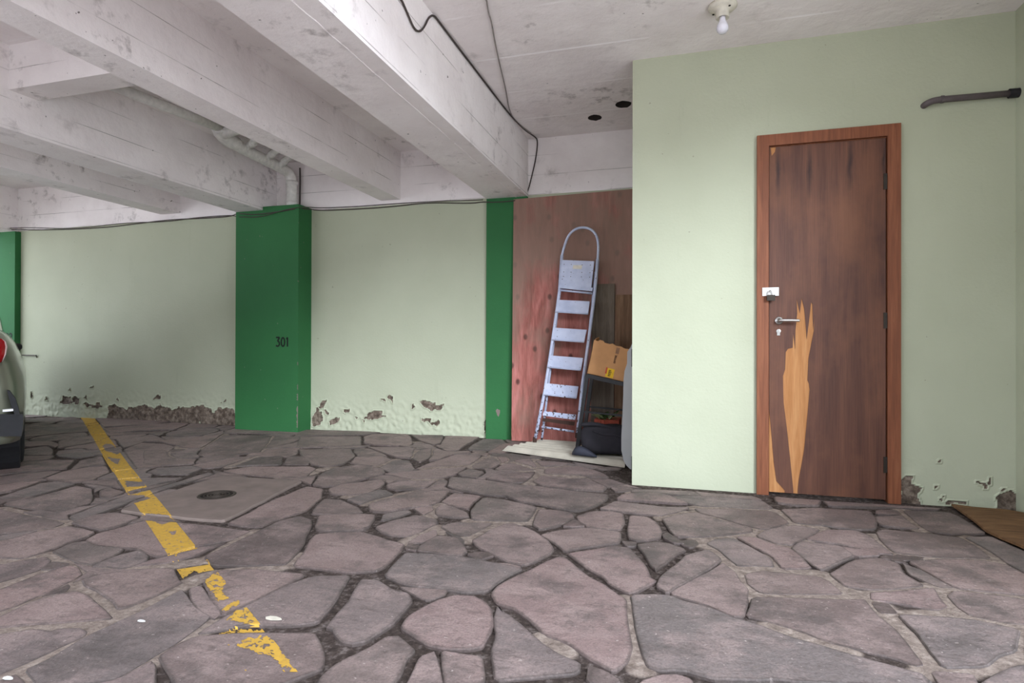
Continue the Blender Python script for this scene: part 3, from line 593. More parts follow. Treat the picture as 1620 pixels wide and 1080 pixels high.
def stone_mesh(P, top, name='stone', grow_by=.009):
    """P: world xy ring; ragged rim, rounded edge"""
    n = len(P); Q = []
    area = sum(P[i][0]*P[(i+1)%n][1]-P[(i+1)%n][0]*P[i][1] for i in range(n))
    if area < 0: P = P[::-1]
    size = math.sqrt(abs(area)/2); P = grow(P, grow_by); DONE.append(P)
    for i in range(n):                                    # soften corners
        a, b_, c_ = Vector(P[i-1]), Vector(P[i]), Vector(P[(i+1)%n])
        Q += [b_.lerp(a, min(.15, .016/max(.01, (a-b_).length))), b_.lerp(c_, min(.15, .016/max(.01, (c_-b_).length)))]
    R = []
    for i in range(len(Q)):
        a, b_ = Q[i], Q[(i+1)%len(Q)]; m = max(1, int((b_-a).length/.055))
        for k in range(m):
            p = a.lerp(b_, k/m); j = min(.007, size*.03)
            p = p + Vector((noise.noise((p.x*9, p.y*9, 1.7)), noise.noise((p.x*9, p.y*9, 5.3))))*j*1.6
            R.append(p)
    # drop points that crowd together so that the rim never folds over itself
    R = [p for i, p in enumerate(R) if (p-R[i-1]).length > .012 or size < .1]
    n = len(R); inn = []
    bev = min(.0045, size*.03)
    for i in range(n):
        t = (R[(i+1)%n]-R[i-1]); t = t.normalized() if t.length > 1e-6 else Vector((1, 0)); inn.append(R[i]+Vector((-t.y, t.x))*bev)
    vs = [(p.x, p.y, fz(p.y)-.03) for p in R] + [(p.x, p.y, fz(p.y)+top-.004) for p in R] + [(p.x, p.y, fz(p.y)+top) for p in inn]
    fs = [(i, (i+1)%n, n+(i+1)%n, n+i) for i in range(n)] + [(n+i, n+(i+1)%n, 2*n+(i+1)%n, 2*n+i) for i in range(n)]
    ev = [1.]*(2*n)+[.8]*n; top_ring = inn; o_ = 2*n
    for d in (.018, .01):                            # grime gathers along the rim
        if d > size*.14: continue
        r2 = []
        for i in range(n):
            t = (R[(i+2)%n]-R[i-2]); t = t.normalized() if t.length > 1e-6 else Vector((1, 0)); r2.append(R[i]+Vector((-t.y, t.x))*d)
        if simple(r2):
            vs += [(p.x, p.y, fz(p.y)+top) for p in r2]; ev += [0.]*n
            fs += [(2*n+i, 2*n+(i+1)%n, 3*n+(i+1)%n, 3*n+i) for i in range(n)]; top_ring = r2; o_ = 3*n; break
    tri = tessellate_polygon([[Vector((p.x, p.y, 0)) for p in top_ring]])
    fs += [(o_+a_, o_+b_, o_+c_) for a_, b_, c_ in tri]
    me = bpy.data.meshes.new(name); me.from_pydata(vs, [], fs)
    at = me.attributes.new('edge', 'FLOAT', 'POINT'); at.data.foreach_set('value', np.array(ev, np.float32))
    k = len(BV); BV.extend(Vector(v) for v in vs); BF.extend(tuple(i+k for i in f) for f in fs)
    return me
for t, pts in STONES:
    P = [onF(*p) for p in px(t, pts)]
    P = [(p.x, min(p.y, 5.02)) for p in P]
    link('stone', stone_mesh(P, rnd.uniform(-.002, .003)), 'stone', floor)
# small stones wedged into whatever the larger ones leave open
fx = np.arange(-6.6, 1.70, .012); fy = np.arange(.8, 5.0, .012); FX, FY = np.meshgrid(fx, fy)
cov = (FX > -.33) & (FY > YD-.03) | ((FX > -3.55) & (FX < -3.5) & (FY > 4.8))
cov |= (FX > -4.27) & (FX < -3.52) & (FY > YP-.02); cov |= FY > 5.0
for pts in ([(797,714),(992,742),(1003,690),(862,699)], [(925,742),(1000,733),(1005,766),(985,762)], [(1505,801),(1640,817),(1640,880),(1560,843)]):
    cov |= inpoly_np(FX, FY, [(p.x, p.y) for p in (onF(*q) for q in pts)])
cov |= inpoly_np(FX, FY, [(onF(*p).x, onF(*p).y) for p in px('2', [(-335,848),(0,728),(490,565),(560,558),(1235,597),(960,738),(560,940),(400,930),(-130,880)])])
for t, pts in STONES:
    cov |= inpoly_np(FX, FY, grow_any([(onF(*p).x, onF(*p).y) for p in px(t, pts)], .009))
IN = np.zeros(FX.shape, bool)
for i in range(0, FX.shape[0]):
    for j in (0, FX.shape[1]-1): pass
IN = inpoly_np(FX, FY, [(onF(*q).x, onF(*q).y) for q in ((-10,655),(375,666),(770,688),(1000,692),(1004,766),(1625,800),(1630,1085),(-10,1085))])
cov |= ~IN
cov |= inpoly_np(FX, FY, [(onF(*q).x, onF(*q).y) for q in ((240,835),(1080,815),(1080,1090),(240,1090))])
def dtrans(c):
    d = np.zeros(c.shape, np.int16); f = ~c
    for k in range(26):
        if not f.any(): break
        d[f] += 1; g_ = np.pad(f, 1); f = f & g_[:-2, 1:-1] & g_[2:, 1:-1] & g_[1:-1, :-2] & g_[1:-1, 2:]
        if k % 2: f = f & g_[:-2, :-2] & g_[2:, 2:] & g_[:-2, 2:] & g_[2:, :-2]
    return d
for it in range(48):
    D_ = dtrans(cov); k = int(D_.argmax())
    if D_.flat[k] < 4: break
    i0, j0 = divmod(k, FX.shape[1]); P = []
    for a in range(18):
        an = a*2*math.pi/18+.1; r = .0
        while r < .24:
            i, j = int(round(i0+math.sin(an)*r/.012)), int(round(j0+math.cos(an)*r/.012))
            if not (0 <= i < FX.shape[0] and 0 <= j < FX.shape[1]) or cov[i, j]: break
            r += .006
        r = max(.012, r-.016); P.append((fx[j0]+r*math.cos(an), fy[i0]+r*math.sin(an)))
    cov |= inpoly_np(FX, FY, grow_any(P, .016)); cov[i0, j0] = True
    link('stone', stone_mesh(P, rnd.uniform(-.003, .001), grow_by=.002), 'stone', floor)
# stones that carry the paving on past the photograph's frame
fx = np.arange(-7.6, 1.70, .015); fy = np.arange(-.9, 5.0, .015); FX, FY = np.meshgrid(fx, fy)
cov = (FX > -.36) & (FY > YD-.04) | (FY > 4.97)
for P in DONE: cov |= inpoly_np(FX, FY, P)
cov |= inpoly_np(FX, FY, [(onF(*q).x, onF(*q).y) for q in ((-6,660),(1622,800),(1624,1083),(-6,1083))])
cell = .46; cells = []; far = []
for iy in range(-2, 12):
    for ix in range(-17, 5):
        r2 = random.Random(ix*971+iy*31+5); cells.append(((ix+.5*(iy%2)+r2.uniform(-.3, .3))*cell, (iy+r2.uniform(-.3, .3))*cell))
for cx, cy in cells:
    i0, j0 = int(round((cy+.9)/.015)), int(round((cx+7.6)/.015))
    if not (0 <= i0 < FX.shape[0] and 0 <= j0 < FX.shape[1]) or cov[i0, j0]: continue
    near = [(x, y) for x, y in cells if 0 < math.hypot(x-cx, y-cy) < 1.1]; P = []
    for a in range(20):
        an = a*2*math.pi/20+.1; r = .0
        while r < .42:
            x, y = cx+math.cos(an)*r, cy+math.sin(an)*r; i, j = int(round((y+.9)/.015)), int(round((x+7.6)/.015))
            if not (0 <= i < FX.shape[0] and 0 <= j < FX.shape[1]) or cov[i, j]: break
            d0 = math.hypot(x-cx, y-cy)
            if any(math.hypot(x-u, y-v) < d0 for u, v in near): break
            r += .008
        r = max(.012, r-.022); P.append((cx+r*math.cos(an), cy+r*math.sin(an)))
    far.append((math.hypot(cx+.8, cy-2.2), P))
far.sort(key=lambda q: q[0]); nind = 298-len([o for o in floor.children if o.name.startswith('stone')]); rest = bmesh.new()
for k, (_, P) in enumerate(far):
    me = stone_mesh(P, rnd.uniform(-.002, .003), grow_by=.002)
    if k < nind: link('stone', me, 'stone', floor)
    else: rest.from_mesh(me)
me = bpy.data.meshes.new('outlying_stones'); rest.to_mesh(me); rest.free()
link('outlying_stones', me, 'stone', floor)['kind'] = 'stuff'

# concrete inspection slab with its round drain grate
sl = [onF(*p) for p in px('2', [(-335,848),(0,728),(490,565),(560,558),(1235,597),(960,738),(560,940),(400,930),(-130,880),(-200,865)])]
me = stone_mesh([(p.x, p.y) for p in sl], .004, 'slab', 0.)
cs = onF(343, 784)
dr = thing('drain_slab', (cs.x, cs.y, fz(cs.y)), 'pale concrete slab with a round drain grate beside the yellow line', 'drain')
link('slab', me, 'concrete', dr)
g = MB()
g.lathe((cs.x, cs.y, fz(cs.y)+.0042), [(.105,0),(.105,.003),(.098,.005),(.088,.0025),(.088,.0)], 28)
for r in (.072, .054, .036, .018): g.lathe((cs.x, cs.y, fz(cs.y)+.0042), [(r,0),(r,.004),(r-.006,.004),(r-.006,.0)], 24)
g = g.out('grate', 'grate', dr)
MB().lathe((cs.x, cs.y, fz(cs.y)+.0042), [(.09,0),(.09,.0012)], 24).out('drain_opening', 'hole_dark', dr)

# ---- yellow bay line, worn: a skin of paint lying on stones and joints
BV.extend(Vector(v) for v in vs[:n0] if False)
bv1 = BVHTree.FromPolygons(BV, BF)
L0, L1, R0, R1 = onF(126, 657), onF(389, 1063), onF(148, 658), onF(474, 1063)
SOLID = [px('1', [(678,84),(800,90),(1600,1080),(1230,1080)]), px('A', [(780,100),(905,30),(1195,385),(1230,440),(1030,510),(945,385)])]
YEL = [px('A', q) for q in ([(1155,490),(1230,450),(1285,500),(1262,560),(1305,600),(1240,618),(1195,560)], [(1265,665),(1360,612),(1378,630),(1290,674)], [(1298,722),(1330,678),(1410,648),(1500,700),(1522,742),(1400,745)],
   [(1225,795),(1360,760),(1500,762),(1500,786),(1300,802)], [(1345,875),(1400,818),(1440,832),(1470,798),(1560,828),(1622,930),(1708,1022),(1628,1022),(1590,960),(1540,930),(1440,902)], [(1255,840),(1300,860),(1345,985),(1400,1010),(1360,1020),(1300,935)])]
BARE = [px('1', q) for q in ([(885,340),(935,333),(1050,395),(1000,425),(880,382)], [(915,450),(1035,462),(1000,515)], [(1065,650),(1235,658),(1245,690),(1080,702)], [(1105,770),(1225,772),(1290,800),(1130,832)], [(1090,740),(1280,695),(1300,720),(1110,770)])] + \
       [px('A', q) for q in ([(740,112),(960,128),(1000,158),(920,178),(880,160),(830,152)], [(1020,335),(1150,312),(1195,380),(1050,400),(1000,370)], [(960,220),(1005,215),(1000,235),(975,235)], [(1010,505),(1100,430),(1160,450),(1090,505)], [(935,360),(1000,345),(1010,385),(950,392)])]
yv, yf = [], []; T = 950; S = 34; idx = {}
def yline(i, j):
    if (i, j) in idx: return idx[i, j]
    f_ = (i/T); a = L0.lerp(L1, f_); b_ = R0.lerp(R1, f_); p = a.lerp(b_, j/S)
    hit = bv1.ray_cast(Vector((p.x, p.y, 1)), Vector((0, 0, -1)), 2)
    z = hit[0].z if hit[0] else fz(p.y)-.008
    z = max(z, fz(p.y)-.008)
    yv.append((p.x, p.y, z+.0012)); idx[i, j] = len(yv)-1; return idx[i, j]
for i in range(T):
    for j in range(S):
        f_ = (i+.5)/T; p = L0.lerp(L1, f_).lerp(R0.lerp(R1, f_), (j+.5)/S)
        q = proj((p.x, p.y, fz(p.y)))
        n1 = noise.fractal((p.x*14, p.y*14, 2.), .6, 2.1, 4); n2 = noise.fractal((p.x*14, p.y*14, 7.), .6, 2.1, 4); n3 = noise.fractal((p.x*45, p.y*45, 4.), .6, 2.1, 3)
        k = .012*FOC/p.length; X, Y = q[0]+n1*k, q[1]+n2*k*.5
        on = (any(inpoly(X, Y, s) for s in SOLID) and not any(inpoly(X, Y, s) for s in BARE) and n3 < .62) or (any(inpoly(X, Y, s) for s in YEL) and n3 < .28)
        if on: yf.append((yline(i, j), yline(i, j+1), yline(i+1, j+1), yline(i+1, j)))
me = bpy.data.meshes.new('parking_line'); me.from_pydata(yv, [], yf)
tag(link('parking_line', me, 'yellow_paint'), 'worn yellow bay line painted across the stone paving', 'road marking')
# ================================================================ DOOR
def dp(x, y, Y=YD): return onY(x, y, Y)
d1 = bpy.data.objects.new('door_1', None); COL.objects.link(d1); d1.location = (.79, YD, 0); d1.matrix_world = Matrix.Translation((.79, YD, 0)); d1['kind'] = 'structure'
d1['label'] = 'dark brown wooden door with torn veneer and an orange-brown frame'
FW = .066
for P in ([(DX0,0),(DX0+FW,0),(DX0+FW,DZT-FW),(DX0,DZT)], [(DX1-FW,0),(DX1,0),(DX1,DZT),(DX1-FW,DZT-FW)], [(DX0,DZT),(DX0+FW,DZT-FW),(DX1-FW,DZT-FW),(DX1,DZT)]):
    MB().prism([(x, YD-.022, z+.004) for x, z in P], (0, .022, 0)).bevel(.003).out('casing', 'frame_wood', d1)
b = MB(); b.box((DX0+.03, YD+.001, .004), (DX0+FW, YD+.15, DZT-.03)); b.out('jamb', 'frame_wood', d1)
b = MB(); b.box((DX1-FW, YD+.001, .004), (DX1-.03, YD+.15, DZT-.03)); b.out('jamb', 'frame_wood', d1)
b = MB(); b.box((DX0+FW, YD+.001, DZT-FW), (DX1-FW, YD+.15, DZT-.03)); b.out('jamb', 'frame_wood', d1)
YL = YD-.008                       # front of the veneer
X0, X1, Z0, Z1 = DX0+FW+.004, DX1-FW-.006, .022, DZT-FW-.004
leaf = MB().box((X0, YL+.003, Z0), (X1, YL+.038, Z1)).out('door_leaf', 'raw_wood', d1); leaf['label'] = 'pale raw wood bared where the veneer tore off'
tear = [dp(*p, YL) for p in px('V', [(210,1012),(215,960),(240,820),(255,660),(265,545),(262,515),(255,500),(260,400),(275,320),(285,270),(290,195),(281,268),(278,150),(272,140),(262,230),(252,310),(245,220),(240,170),(228,120),(220,190),(205,120),(208,190),(200,270),(198,355),(190,280),(187,350),(165,355),(155,370),(152,450),(142,480),(145,600),(160,720),(175,860),(190,1008)])]
low = [dp(*p, YL) for p in px('V', [(150,1008),(112,965),(100,880),(90,760),(79,650)])]
ring = [(X0, Z1), (X0, low[-1].z+.02)] + [(max(X0+.002, p.x), p.z) for p in reversed(low)] + [(low[0].x, Z0), (tear[-1].x, Z0)] + [(p.x, p.z) for p in reversed(tear)] + [(tear[0].x, Z0), (X1, Z0), (X1, Z1), (X0+.035, Z1), (X0+.03, Z1-.028), (X0+.012, Z1-.05), (X0+.008, Z1-.004)]
tri = tessellate_polygon([[Vector((x, z, 0)) for x, z in ring]]); n = len(ring)
me = bpy.data.meshes.new('veneer'); me.from_pydata([(x, YL, z) for x, z in ring]+[(x, YL+.003, z) for x, z in ring], [], [tuple(t) for t in tri]+[(i, (i+1)%n, n+(i+1)%n, n+i) for i in range(n)])
bm_ = bmesh.new(); bm_.from_mesh(me); bmesh.ops.recalc_face_normals(bm_, faces=bm_.faces); bm_.to_mesh(me); bm_.free()
link('veneer', me, 'door_veneer', leaf)['label'] = 'dark brown wood veneer'
for yy in (287, 507, 735):
    p = dp(1401, yy, YL); MB().box((X1-.012, YL-.006, p.z-.045), (X1+.006, YL+.004, p.z+.045)).bevel(.002).out('hinge', 'dark_metal', d1)
p = dp(1232, 507, YL); r_ = MB().lathe((p.x, YL, p.z), [(.023,0),(.023,.006),(.019,.009),(.009,.009),(.009,.04)], 24, (0,-1,0)).out('handle_rose', 'steel', d1, True)
q = dp(1265, 508, YL-.045); MB().tube(smooth_pts([(p.x, YL-.03, p.z), (p.x, YL-.046, p.z), (p.x+.02, YL-.048, p.z), (q.x, YL-.046, p.z-.002)], 2), .0085, 10).out('door_handle', 'steel', d1, True)
p = dp(1231.5, 525, YL); MB().lathe((p.x, YL, p.z+.004), [(.0125,0),(.0125,.004),(.009,.005)], 16, (0,-1,0)).box((p.x-.008, YL-.0045, p.z-.02), (p.x+.008, YL, p.z)).out('keyhole', 'steel', d1)
a, c = dp(1206, 455, YD-.024), dp(1232, 467.5, YD-.024)
hp = MB().box((a.x, YD-.028, c.z), (c.x, YD-.0235, a.z)).bevel(.001).out('hasp', 'white_metal', d1)
pl = thing('padlock', ((a.x+c.x)/2, YD-.05, c.z-.03), 'small dark brass padlock hanging from the white hasp of the door', 'padlock')
mx = a.x+.045
b = MB().box((mx-.022, YD-.05, c.z-.03), (mx+.022, YD-.03, c.z+.004)).bevel(.004).out('body', 'dark_metal', pl)
MB().tube(smooth_pts([(mx-.013, YD-.04, c.z), (mx-.014, YD-.04, c.z+.022), (mx-.004, YD-.04, c.z+.033), (mx+.01, YD-.04, c.z+.024), (mx+.013, YD-.04, c.z)], 2), .0035, 8).out('shackle', 'steel', pl)
pl.rotation_euler = (0, 0, 0)

# ================================================================ CEILING LAMP, PIPES, CABLES
p = onZ(1143, 8, ZC)
lamp = thing('ceiling_lamp', (p.x, p.y, ZC), 'round porcelain lamp holder with a bare bulb on the ceiling', 'lamp')
MB().lathe((p.x, p.y, ZC), [(.072,0),(.075,.012),(.06,.026),(.034,.034),(.034,.07),(.03,.07),(.01,.06)], 28, (0,0,-1)).out('lamp_base', 'ceramic', lamp, True)
for an in (2.6, 5.4): MB().lathe((p.x+.052*math.cos(an), p.y+.052*math.sin(an), ZC-.0285), [(.006,0),(.006,.003)], 8, (0,0,-1)).out('screw', 'hole_dark', lamp)
MB().lathe((p.x, p.y, ZC-.062), [(.015,0),(.0155,.015),(.02,.03),(.028,.046),(.031,.06),(.029,.074),(.019,.086),(.006,.09)], 20, (0,0,-1)).out('bulb', 'bulb_glass', lamp, True)

a = onY(1466, 160, YD-.03); zz = a.z
pp = smooth_pts([(a.x-.004, YD+.01, zz-.014), (a.x, YD-.026, zz-.012), (a.x+.03, YD-.034, zz-.002), (a.x+.07, YD-.034, zz)], 2)+[Vector((XR-.02, YD-.034, zz-.004))]
gp = thing('wall_pipe', (a.x, YD, zz), 'dark grey pipe running along the wall above the door', 'pipe')
MB().tube(pp, .0175, 12).out('tube', 'grey_pipe', gp, True)
MB().tube([(XR-.045, YD-.034, zz-.004), (XR-.001, YD-.034, zz-.004)], .025, 14).out('coupling', 'car_trim', gp)
MB().tube([(a.x+.066, YD-.034, zz), (a.x+.08, YD-.034, zz)], .0205, 12).out('collar', 'grey_pipe', gp)

# white drain pipe between the beams
dp_ = thing('drain_pipe', (-3.68, 4.93, 2.22), 'white plastic drain pipe hung under the slab and running down into the green pillar', 'pipe')
XP = -3.70
pts = [onX(455, 270, XP), onX(400, 240, XP), onX(358, 217, XP)]
top = Vector((XP+.02, 4.925, 0))
MB().tube(smooth_pts([(XP+.02, 4.925, 2.20), (XP+.02, 4.925, 2.47), (XP+.015, 4.90, 2.54), (XP, 4.84, 2.57), tuple(pts[1]+Vector((0,0,-.02))), tuple(pts[2]+Vector((0,0,-.02)))], 2), .05, 16).out('main_pipe', 'pvc', dp_, True)
MB().tube([(XP+.02, 4.925, 2.225), (XP+.02, 4.925, 2.275)], .057, 16).out('sleeve', 'pvc', dp_, True)
MB().tube([(XP+.02, 4.925, 2.44), (XP+.02, 4.925, 2.475)], .057, 16).out('sleeve', 'pvc', dp_, True)
e = pts[2]+Vector((0,0,-.02)); MB().tube(smooth_pts([e+Vector((0,.12,-.0)), e+Vector((0,.02,.0)), e+Vector((.0,-.06,.03)), e+Vector((.03,-.12,.06))], 2), .058, 16).out('elbow', 'pvc', dp_, True)
f_ = onX(205, 149, XP+.05)
MB().tube([e+Vector((.03,-.10,.06)), Vector((XP+.05, (e.y+f_.y)/2, e.z+.03)), Vector((XP+.05, f_.y-.25, f_.z))], .036, 14).out('branch_pipe', 'pvc', dp_, True)
MB().tube([e+Vector((-.02,-.05,.02)), e+Vector((.18,-.09,.04)), e+Vector((.28,-.1,.06))], .045, 14).out('branch_pipe', 'pvc', dp_, True)
for (xx, yy) in ((397, 229), (428, 246), (448, 257)):
    h_ = onX(xx, yy, XP+.07); h_.z -= .005
    MB().tube(smooth_pts([h_+Vector((-.05,.0,-.03)), h_+Vector((.0,-.01,-.0)), h_+Vector((.1,-.06,.02)), h_+Vector((.35,-.14,.06))], 2), .027, 12).out('branch_pipe', 'pvc', dp_, True)
    MB().tube([h_+Vector((.0,-.005,.0)), h_+Vector((.06,-.035,.012))], .033, 12).out('socket', 'pvc', dp_, True)
MB().tube([(XP+.065, 4.985, 2.23), (XP+.07, 4.985, 2.5), (XP+.07, 4.98, 2.62)], .008, 8).out('shadow_line', 'cable', dp_)  # thin dark rod stands in for the shadow line beside the pipe

def cable(name, pts, r, label, mat='cable', it=2):
    b = MB().tube(smooth_pts(pts, it), r, 6); return tag(b.out(name, mat, None, True), label, 'cable')
def wc(pts, Y): return [onY(x, y, Y) for x, y in pts]
c1 = wc([(-30,368),(26,362)], 4.955)+wc([(45,364),(105,363),(165,360),(215,354),(270,347),(330,345),(366,342)], YB-.014)+wc([(376,337),(400,340),(440,335),(468,330)], YP-.012)+[Vector((-3.518, 4.93, 2.2))]+wc([(505,333),(560,331),(620,327),(680,320),(745,322),(764,319)], YB-.012)+wc([(775,320),(800,319),(815,317)], 4.972)
cable('cable', c1, .005, 'thin dark cable strung along the top of the back wall from pillar to pillar')
c2 = wc([(-30,365),(26,360)], 4.938)+wc([(50,360),(120,362),(200,352),(262,351),(310,344),(366,340)], YB-.026)+wc([(376,343),(410,344),(450,332),(470,328)], YP-.024)+[Vector((-3.503, 4.93, 2.215))]+wc([(505,329),(560,327),(640,321),(700,318),(764,316)], YB-.026)
cable('cable', c2, .004, 'second slack cable looping beside the dark one on the back wall')
xb = -1.325+.008
c3 = [Vector((xb, .5, 2.45)), Vector((xb, 1.2, 2.5)), Vector((xb, 1.9, 2.58))]+[onX(x, y, xb) for x, y in ((632,-8),(645,22),(655,46),(664,51),(672,42),(678,28),(686,22),(694,28))]+[onZ(x, y, ZC-.01) for x, y in ((720,72),(745,106),(768,135),(800,182),(830,206),(846,216))]
c3 = [Vector((max(v.x, xb), min(v.y, YB-.012), min(v.z, ZC-.008))) for v in c3]
c3 += wc([(851,222),(848,250),(840,284),(835,303),(829,311)], YB-.012)
cable('cable', c3, .0055, 'dark cable along the top edge of the nearest beam, dropping behind the plywood')
c4 = [Vector((-1.1, .5, ZC-.007)), Vector((-1.05, 1.6, ZC-.007))]+[onZ(x, y, ZC-.007) for x, y in ((769,-8),(772,18),(778,36),(782,62),(790,100),(800,140),(806,178),(818,194),(840,211))]
cable('cable', c4, .0045, 'thin cable crossing the open ceiling to the corner of the beam', 'cable_light')

# small bracket on the left wall
br = onY(38, 561.5, YB); b2_ = onY(60, 562, YB)
b = MB(); b.bar((br.x, YB-.02, br.z), (b2_.x, YB-.02, b2_.z), .012, .012); b.bar((br.x+.03, YB+.005, br.z), (br.x+.03, YB-.026, br.z), .01, .01); b.bar((b2_.x-.02, YB+.005, b2_.z-.03), (b2_.x, YB-.02, b2_.z), .008, .008)
tag(b.out('wall_bracket', 'dark_metal'), 'small dark metal bracket on the pale wall beside the parked car', 'bracket')

# ================================================================ ALCOVE
# red-stained plywood sheet leaning on the wall
PT, PB_ = 4.972, 4.90
pb0 = onY(809, 699, PB_); 
def plyY(z): return PB_+(PT-PB_)*(z-.055)/2.07
zt = onY(815, 315, PT).z
xl0 = onY(809, 690, PB_).x; xl1 = onY(812.5, 316, PT).x
ring = [(xl0, plyY(.062), .062), (-.335, plyY(.062), .062), (-.335, plyY(zt+.025), zt+.02), (xl1, plyY(zt), zt)]
tag(MB().prism(ring, (0, .016, 0)).out('plywood_sheet', 'red_plywood'), 'large red-stained plywood sheet leaning on the back wall behind the ladder', 'plywood')
def leaner(name, x0, x1, ytop, yb, zt_, zb, mat, label, th=.018):
    ring = [(x0, yb, zb), (x1, yb, zb), (x1, ytop, zt_), (x0, ytop, zt_)]
    return tag(MB().prism(ring, (0, th, 0)).bevel(.002).out(name, mat), label, 'board')
z1 = onY(955, 449, 4.93).z
leaner('wooden_board', onY(936, 500, 4.91).x, onY(972, 500, 4.91).x, 4.925, 4.868, z1, .06, 'grey_board', 'grey weathered wooden board leaning on the plywood behind the cardboard box')
z2 = onY(985, 466, 4.93).z
leaner('wooden_board', onY(973.2, 500, 4.91).x, -.345, 4.922, 4.862, z2, .06, 'brown_board', 'brown wooden board leaning right of the grey one beside the storeroom corner')

# corrugated sheet on the floor
p0, p1_, p2_ = onF(797, 713), onF(985, 741), onF(848, 697)
csz = lambda y: fz(y)+.004
sh = MB(); nw = 10; R1_ = []; R2_ = []
fl, fr = Vector((onF(797,714).x, onF(797,714).y, 0)), Vector((onF(992,741).x, onF(992,741).y, 0))
bl = Vector((onF(862,699).x-.02, 4.865, 0)); brr = Vector((-.335, 4.82, 0)); N_ = 72
L_ = [fl.lerp(bl, i/N_) for i in range(N_+1)]; R_ = [fr.lerp(brr, i/N_) for i in range(N_+1)]
wv = lambda i: .034*(.5-.5*math.cos(i/N_*2*math.pi*6))
rg = []
for i in range(N_+1):
    a, c = L_[i], R_[i]; c = Vector((min(c.x, -.40), c.y, 0)); z = csz(a.y)+wv(i)
    rg.append([(a.x-.012*math.cos(i/N_*2*math.pi*6), a.y, z+.001), (c.x, c.y, csz(c.y)+wv(i)+.001), (c.x, c.y, csz(c.y)+wv(i)+.006), (a.x-.012*math.cos(i/N_*2*math.pi*6), a.y, z+.006)])
sh.loft(rg)
tag(sh.out('corrugated_sheet', 'corrugated', None, False), 'off-white corrugated roofing sheet lying on the ground under the ladder', 'roof sheet')
SHT = lambda y: csz(y)+.041

# ---- folded step ladder
lad = thing('step_ladder', (-1.1, 4.72, .07), 'folded white metal step ladder with rust spots leaning on the red plywood', 'ladder')
lp0 = onY(850, 699, 4.74); LN = Vector((0, 1.9, -.19)).normalized(); LU = Vector((0, .19, 1.9)).normalized()
LP0 = Vector((0, 4.70, .06))
def lq(x, y, off=0.): return onPl(x, y, LP0-LN*off, LN)
left = [lq(846,697), lq(862,618), lq(874,540), lq(885,462), lq(889,404)]
arch = [lq(889,404), lq(892,392), lq(898,374), lq(908,363), lq(921,359), lq(935,362), lq(944,372), lq(947,388), lq(945.5,410)]
right = [lq(945.5,410), lq(940,470), lq(931,540), lq(921,612), lq(913,690)]
for nm, pts in (('rail', left), ('rail', right)):
    b = MB()
    for a, c in zip(pts, pts[1:]): pass
    b.tube(pts, .0135, 10); b.out(nm, 'ladder_paint', lad, True)
MB().tube(smooth_pts(arch, 2), .0105, 10).out('handle_bow', 'ladder_paint', lad, True)
# rear legs
for pts in ([lq(890,425,-.05), lq(870,590,-.05), lq(857,696,-.03)], [lq(942,430,-.05), lq(926,590,-.05), lq(916,694,-.03)]):
    MB().tube(pts, .010, 8).out('rear_leg', 'ladder_paint', lad, True)
for a in (left[0], right[-1]): MB().tube([a+Vector((0,0,-.012)), a+LU*.03], .0165, 10).out('foot', 'rust', lad)
def plate(name, q, th=.012, mat='ladder_paint', parent=lad, off=.012):
    P = [lq(x, y, off) for x, y in q]; return MB().prism(P, LN*th).bevel(.003).out(name, mat, parent)
plat = plate('platform', [(889,411),(940,413),(935,457),(885.5,452)], .02); 
plate('platform_lip', [(886,450),(938,455),(937,460.5),(885.5,455.5)], .034, off=.02)
plate('label_sticker', [(907,419),(921,419.5),(920,425.5),(906,425)], .001, 'ceramic', plat, .0135)
MB().tube([lq(886,459,.012), lq(937,464,.012)], .0085, 8).out('crossbar', 'ladder_paint', lad, True)
for q in ([(882,474),(933,476.5),(930,496.5),(879,493)], [(875,518),(928,521.5),(924,541),(872,537)], [(870.5,562),(922.5,566),(919,585.5),(866,580.5)], [(864.5,606),(915,611),(912,629.5),(861,624)]):
    st = plate('step', q, .016)
    e0, e1 = q[3], q[2]; MB().tube([lq(e0[0], e0[1], .02), lq(e1[0], e1[1], .02)], .006, 8).out('step_lip', 'ladder_paint', st, True)
plate('step', [(860,650),(911,656),(909.5,664),(858.5,657)], .016)
plate('step_lip', [(859,661),(909,667),(908,673),(857.5,666)], .016, 'rust')
MB().tube([lq(857,675,.004), lq(908,682.5,.004)], .009, 8).out('crossbar', 'ladder_paint', lad, True)
for (x, y) in ((876,404),(898,411),(925,414.5)): pass
for row, ys in ((0,416),(1,430),(2,437)):
    for xx in (892.5,904,921,934):
        c = lq(xx-row*.6, ys+(xx-892)*.03+(2 if row==0 else 0), .0125); MB().lathe(c, [(.0035,0),(.0035,.0012)], 8, -LN).out('vent_hole', 'rust', plat)

# ---- black metal rack tipped against the corner
RY = 4.50
def rp(x, y, Y=RY): return onY(x, y, Y)
rk = thing('metal_rack', (-.62, RY+.15, .07), 'black metal rack frame holding a cardboard box beside the ladder', 'rack')
tl, tr = rp(929,594), rp(1012,612); bl_, br_ = rp(913.5,712), rp(996,730)
tr.x = min(tr.x, -.335-.02); br_.x = min(br_.x, -.345)
dv = Vector((0, .27, .01))
def rbar(a, c, w=.018, nm='bar'): MB().bar(a, c, w, w, (0, 1, 0)).out(nm, 'black_metal', rk)
bl_.z = SHT(RY)+.02; br_.z = SHT(RY)+.02
for d in (Vector((0,0,0)), dv):
    rbar(tl+d, bl_+d, .028, 'upright'); rbar(tr+d, br_+d, .028, 'upright')
    rbar(tl+d, tr+d, .03); rbar(tl.lerp(bl_, .5)+d, tr.lerp(br_, .47)+d, .013)
for a in (tl, tr, bl_, br_): rbar(a, a+dv, .016)
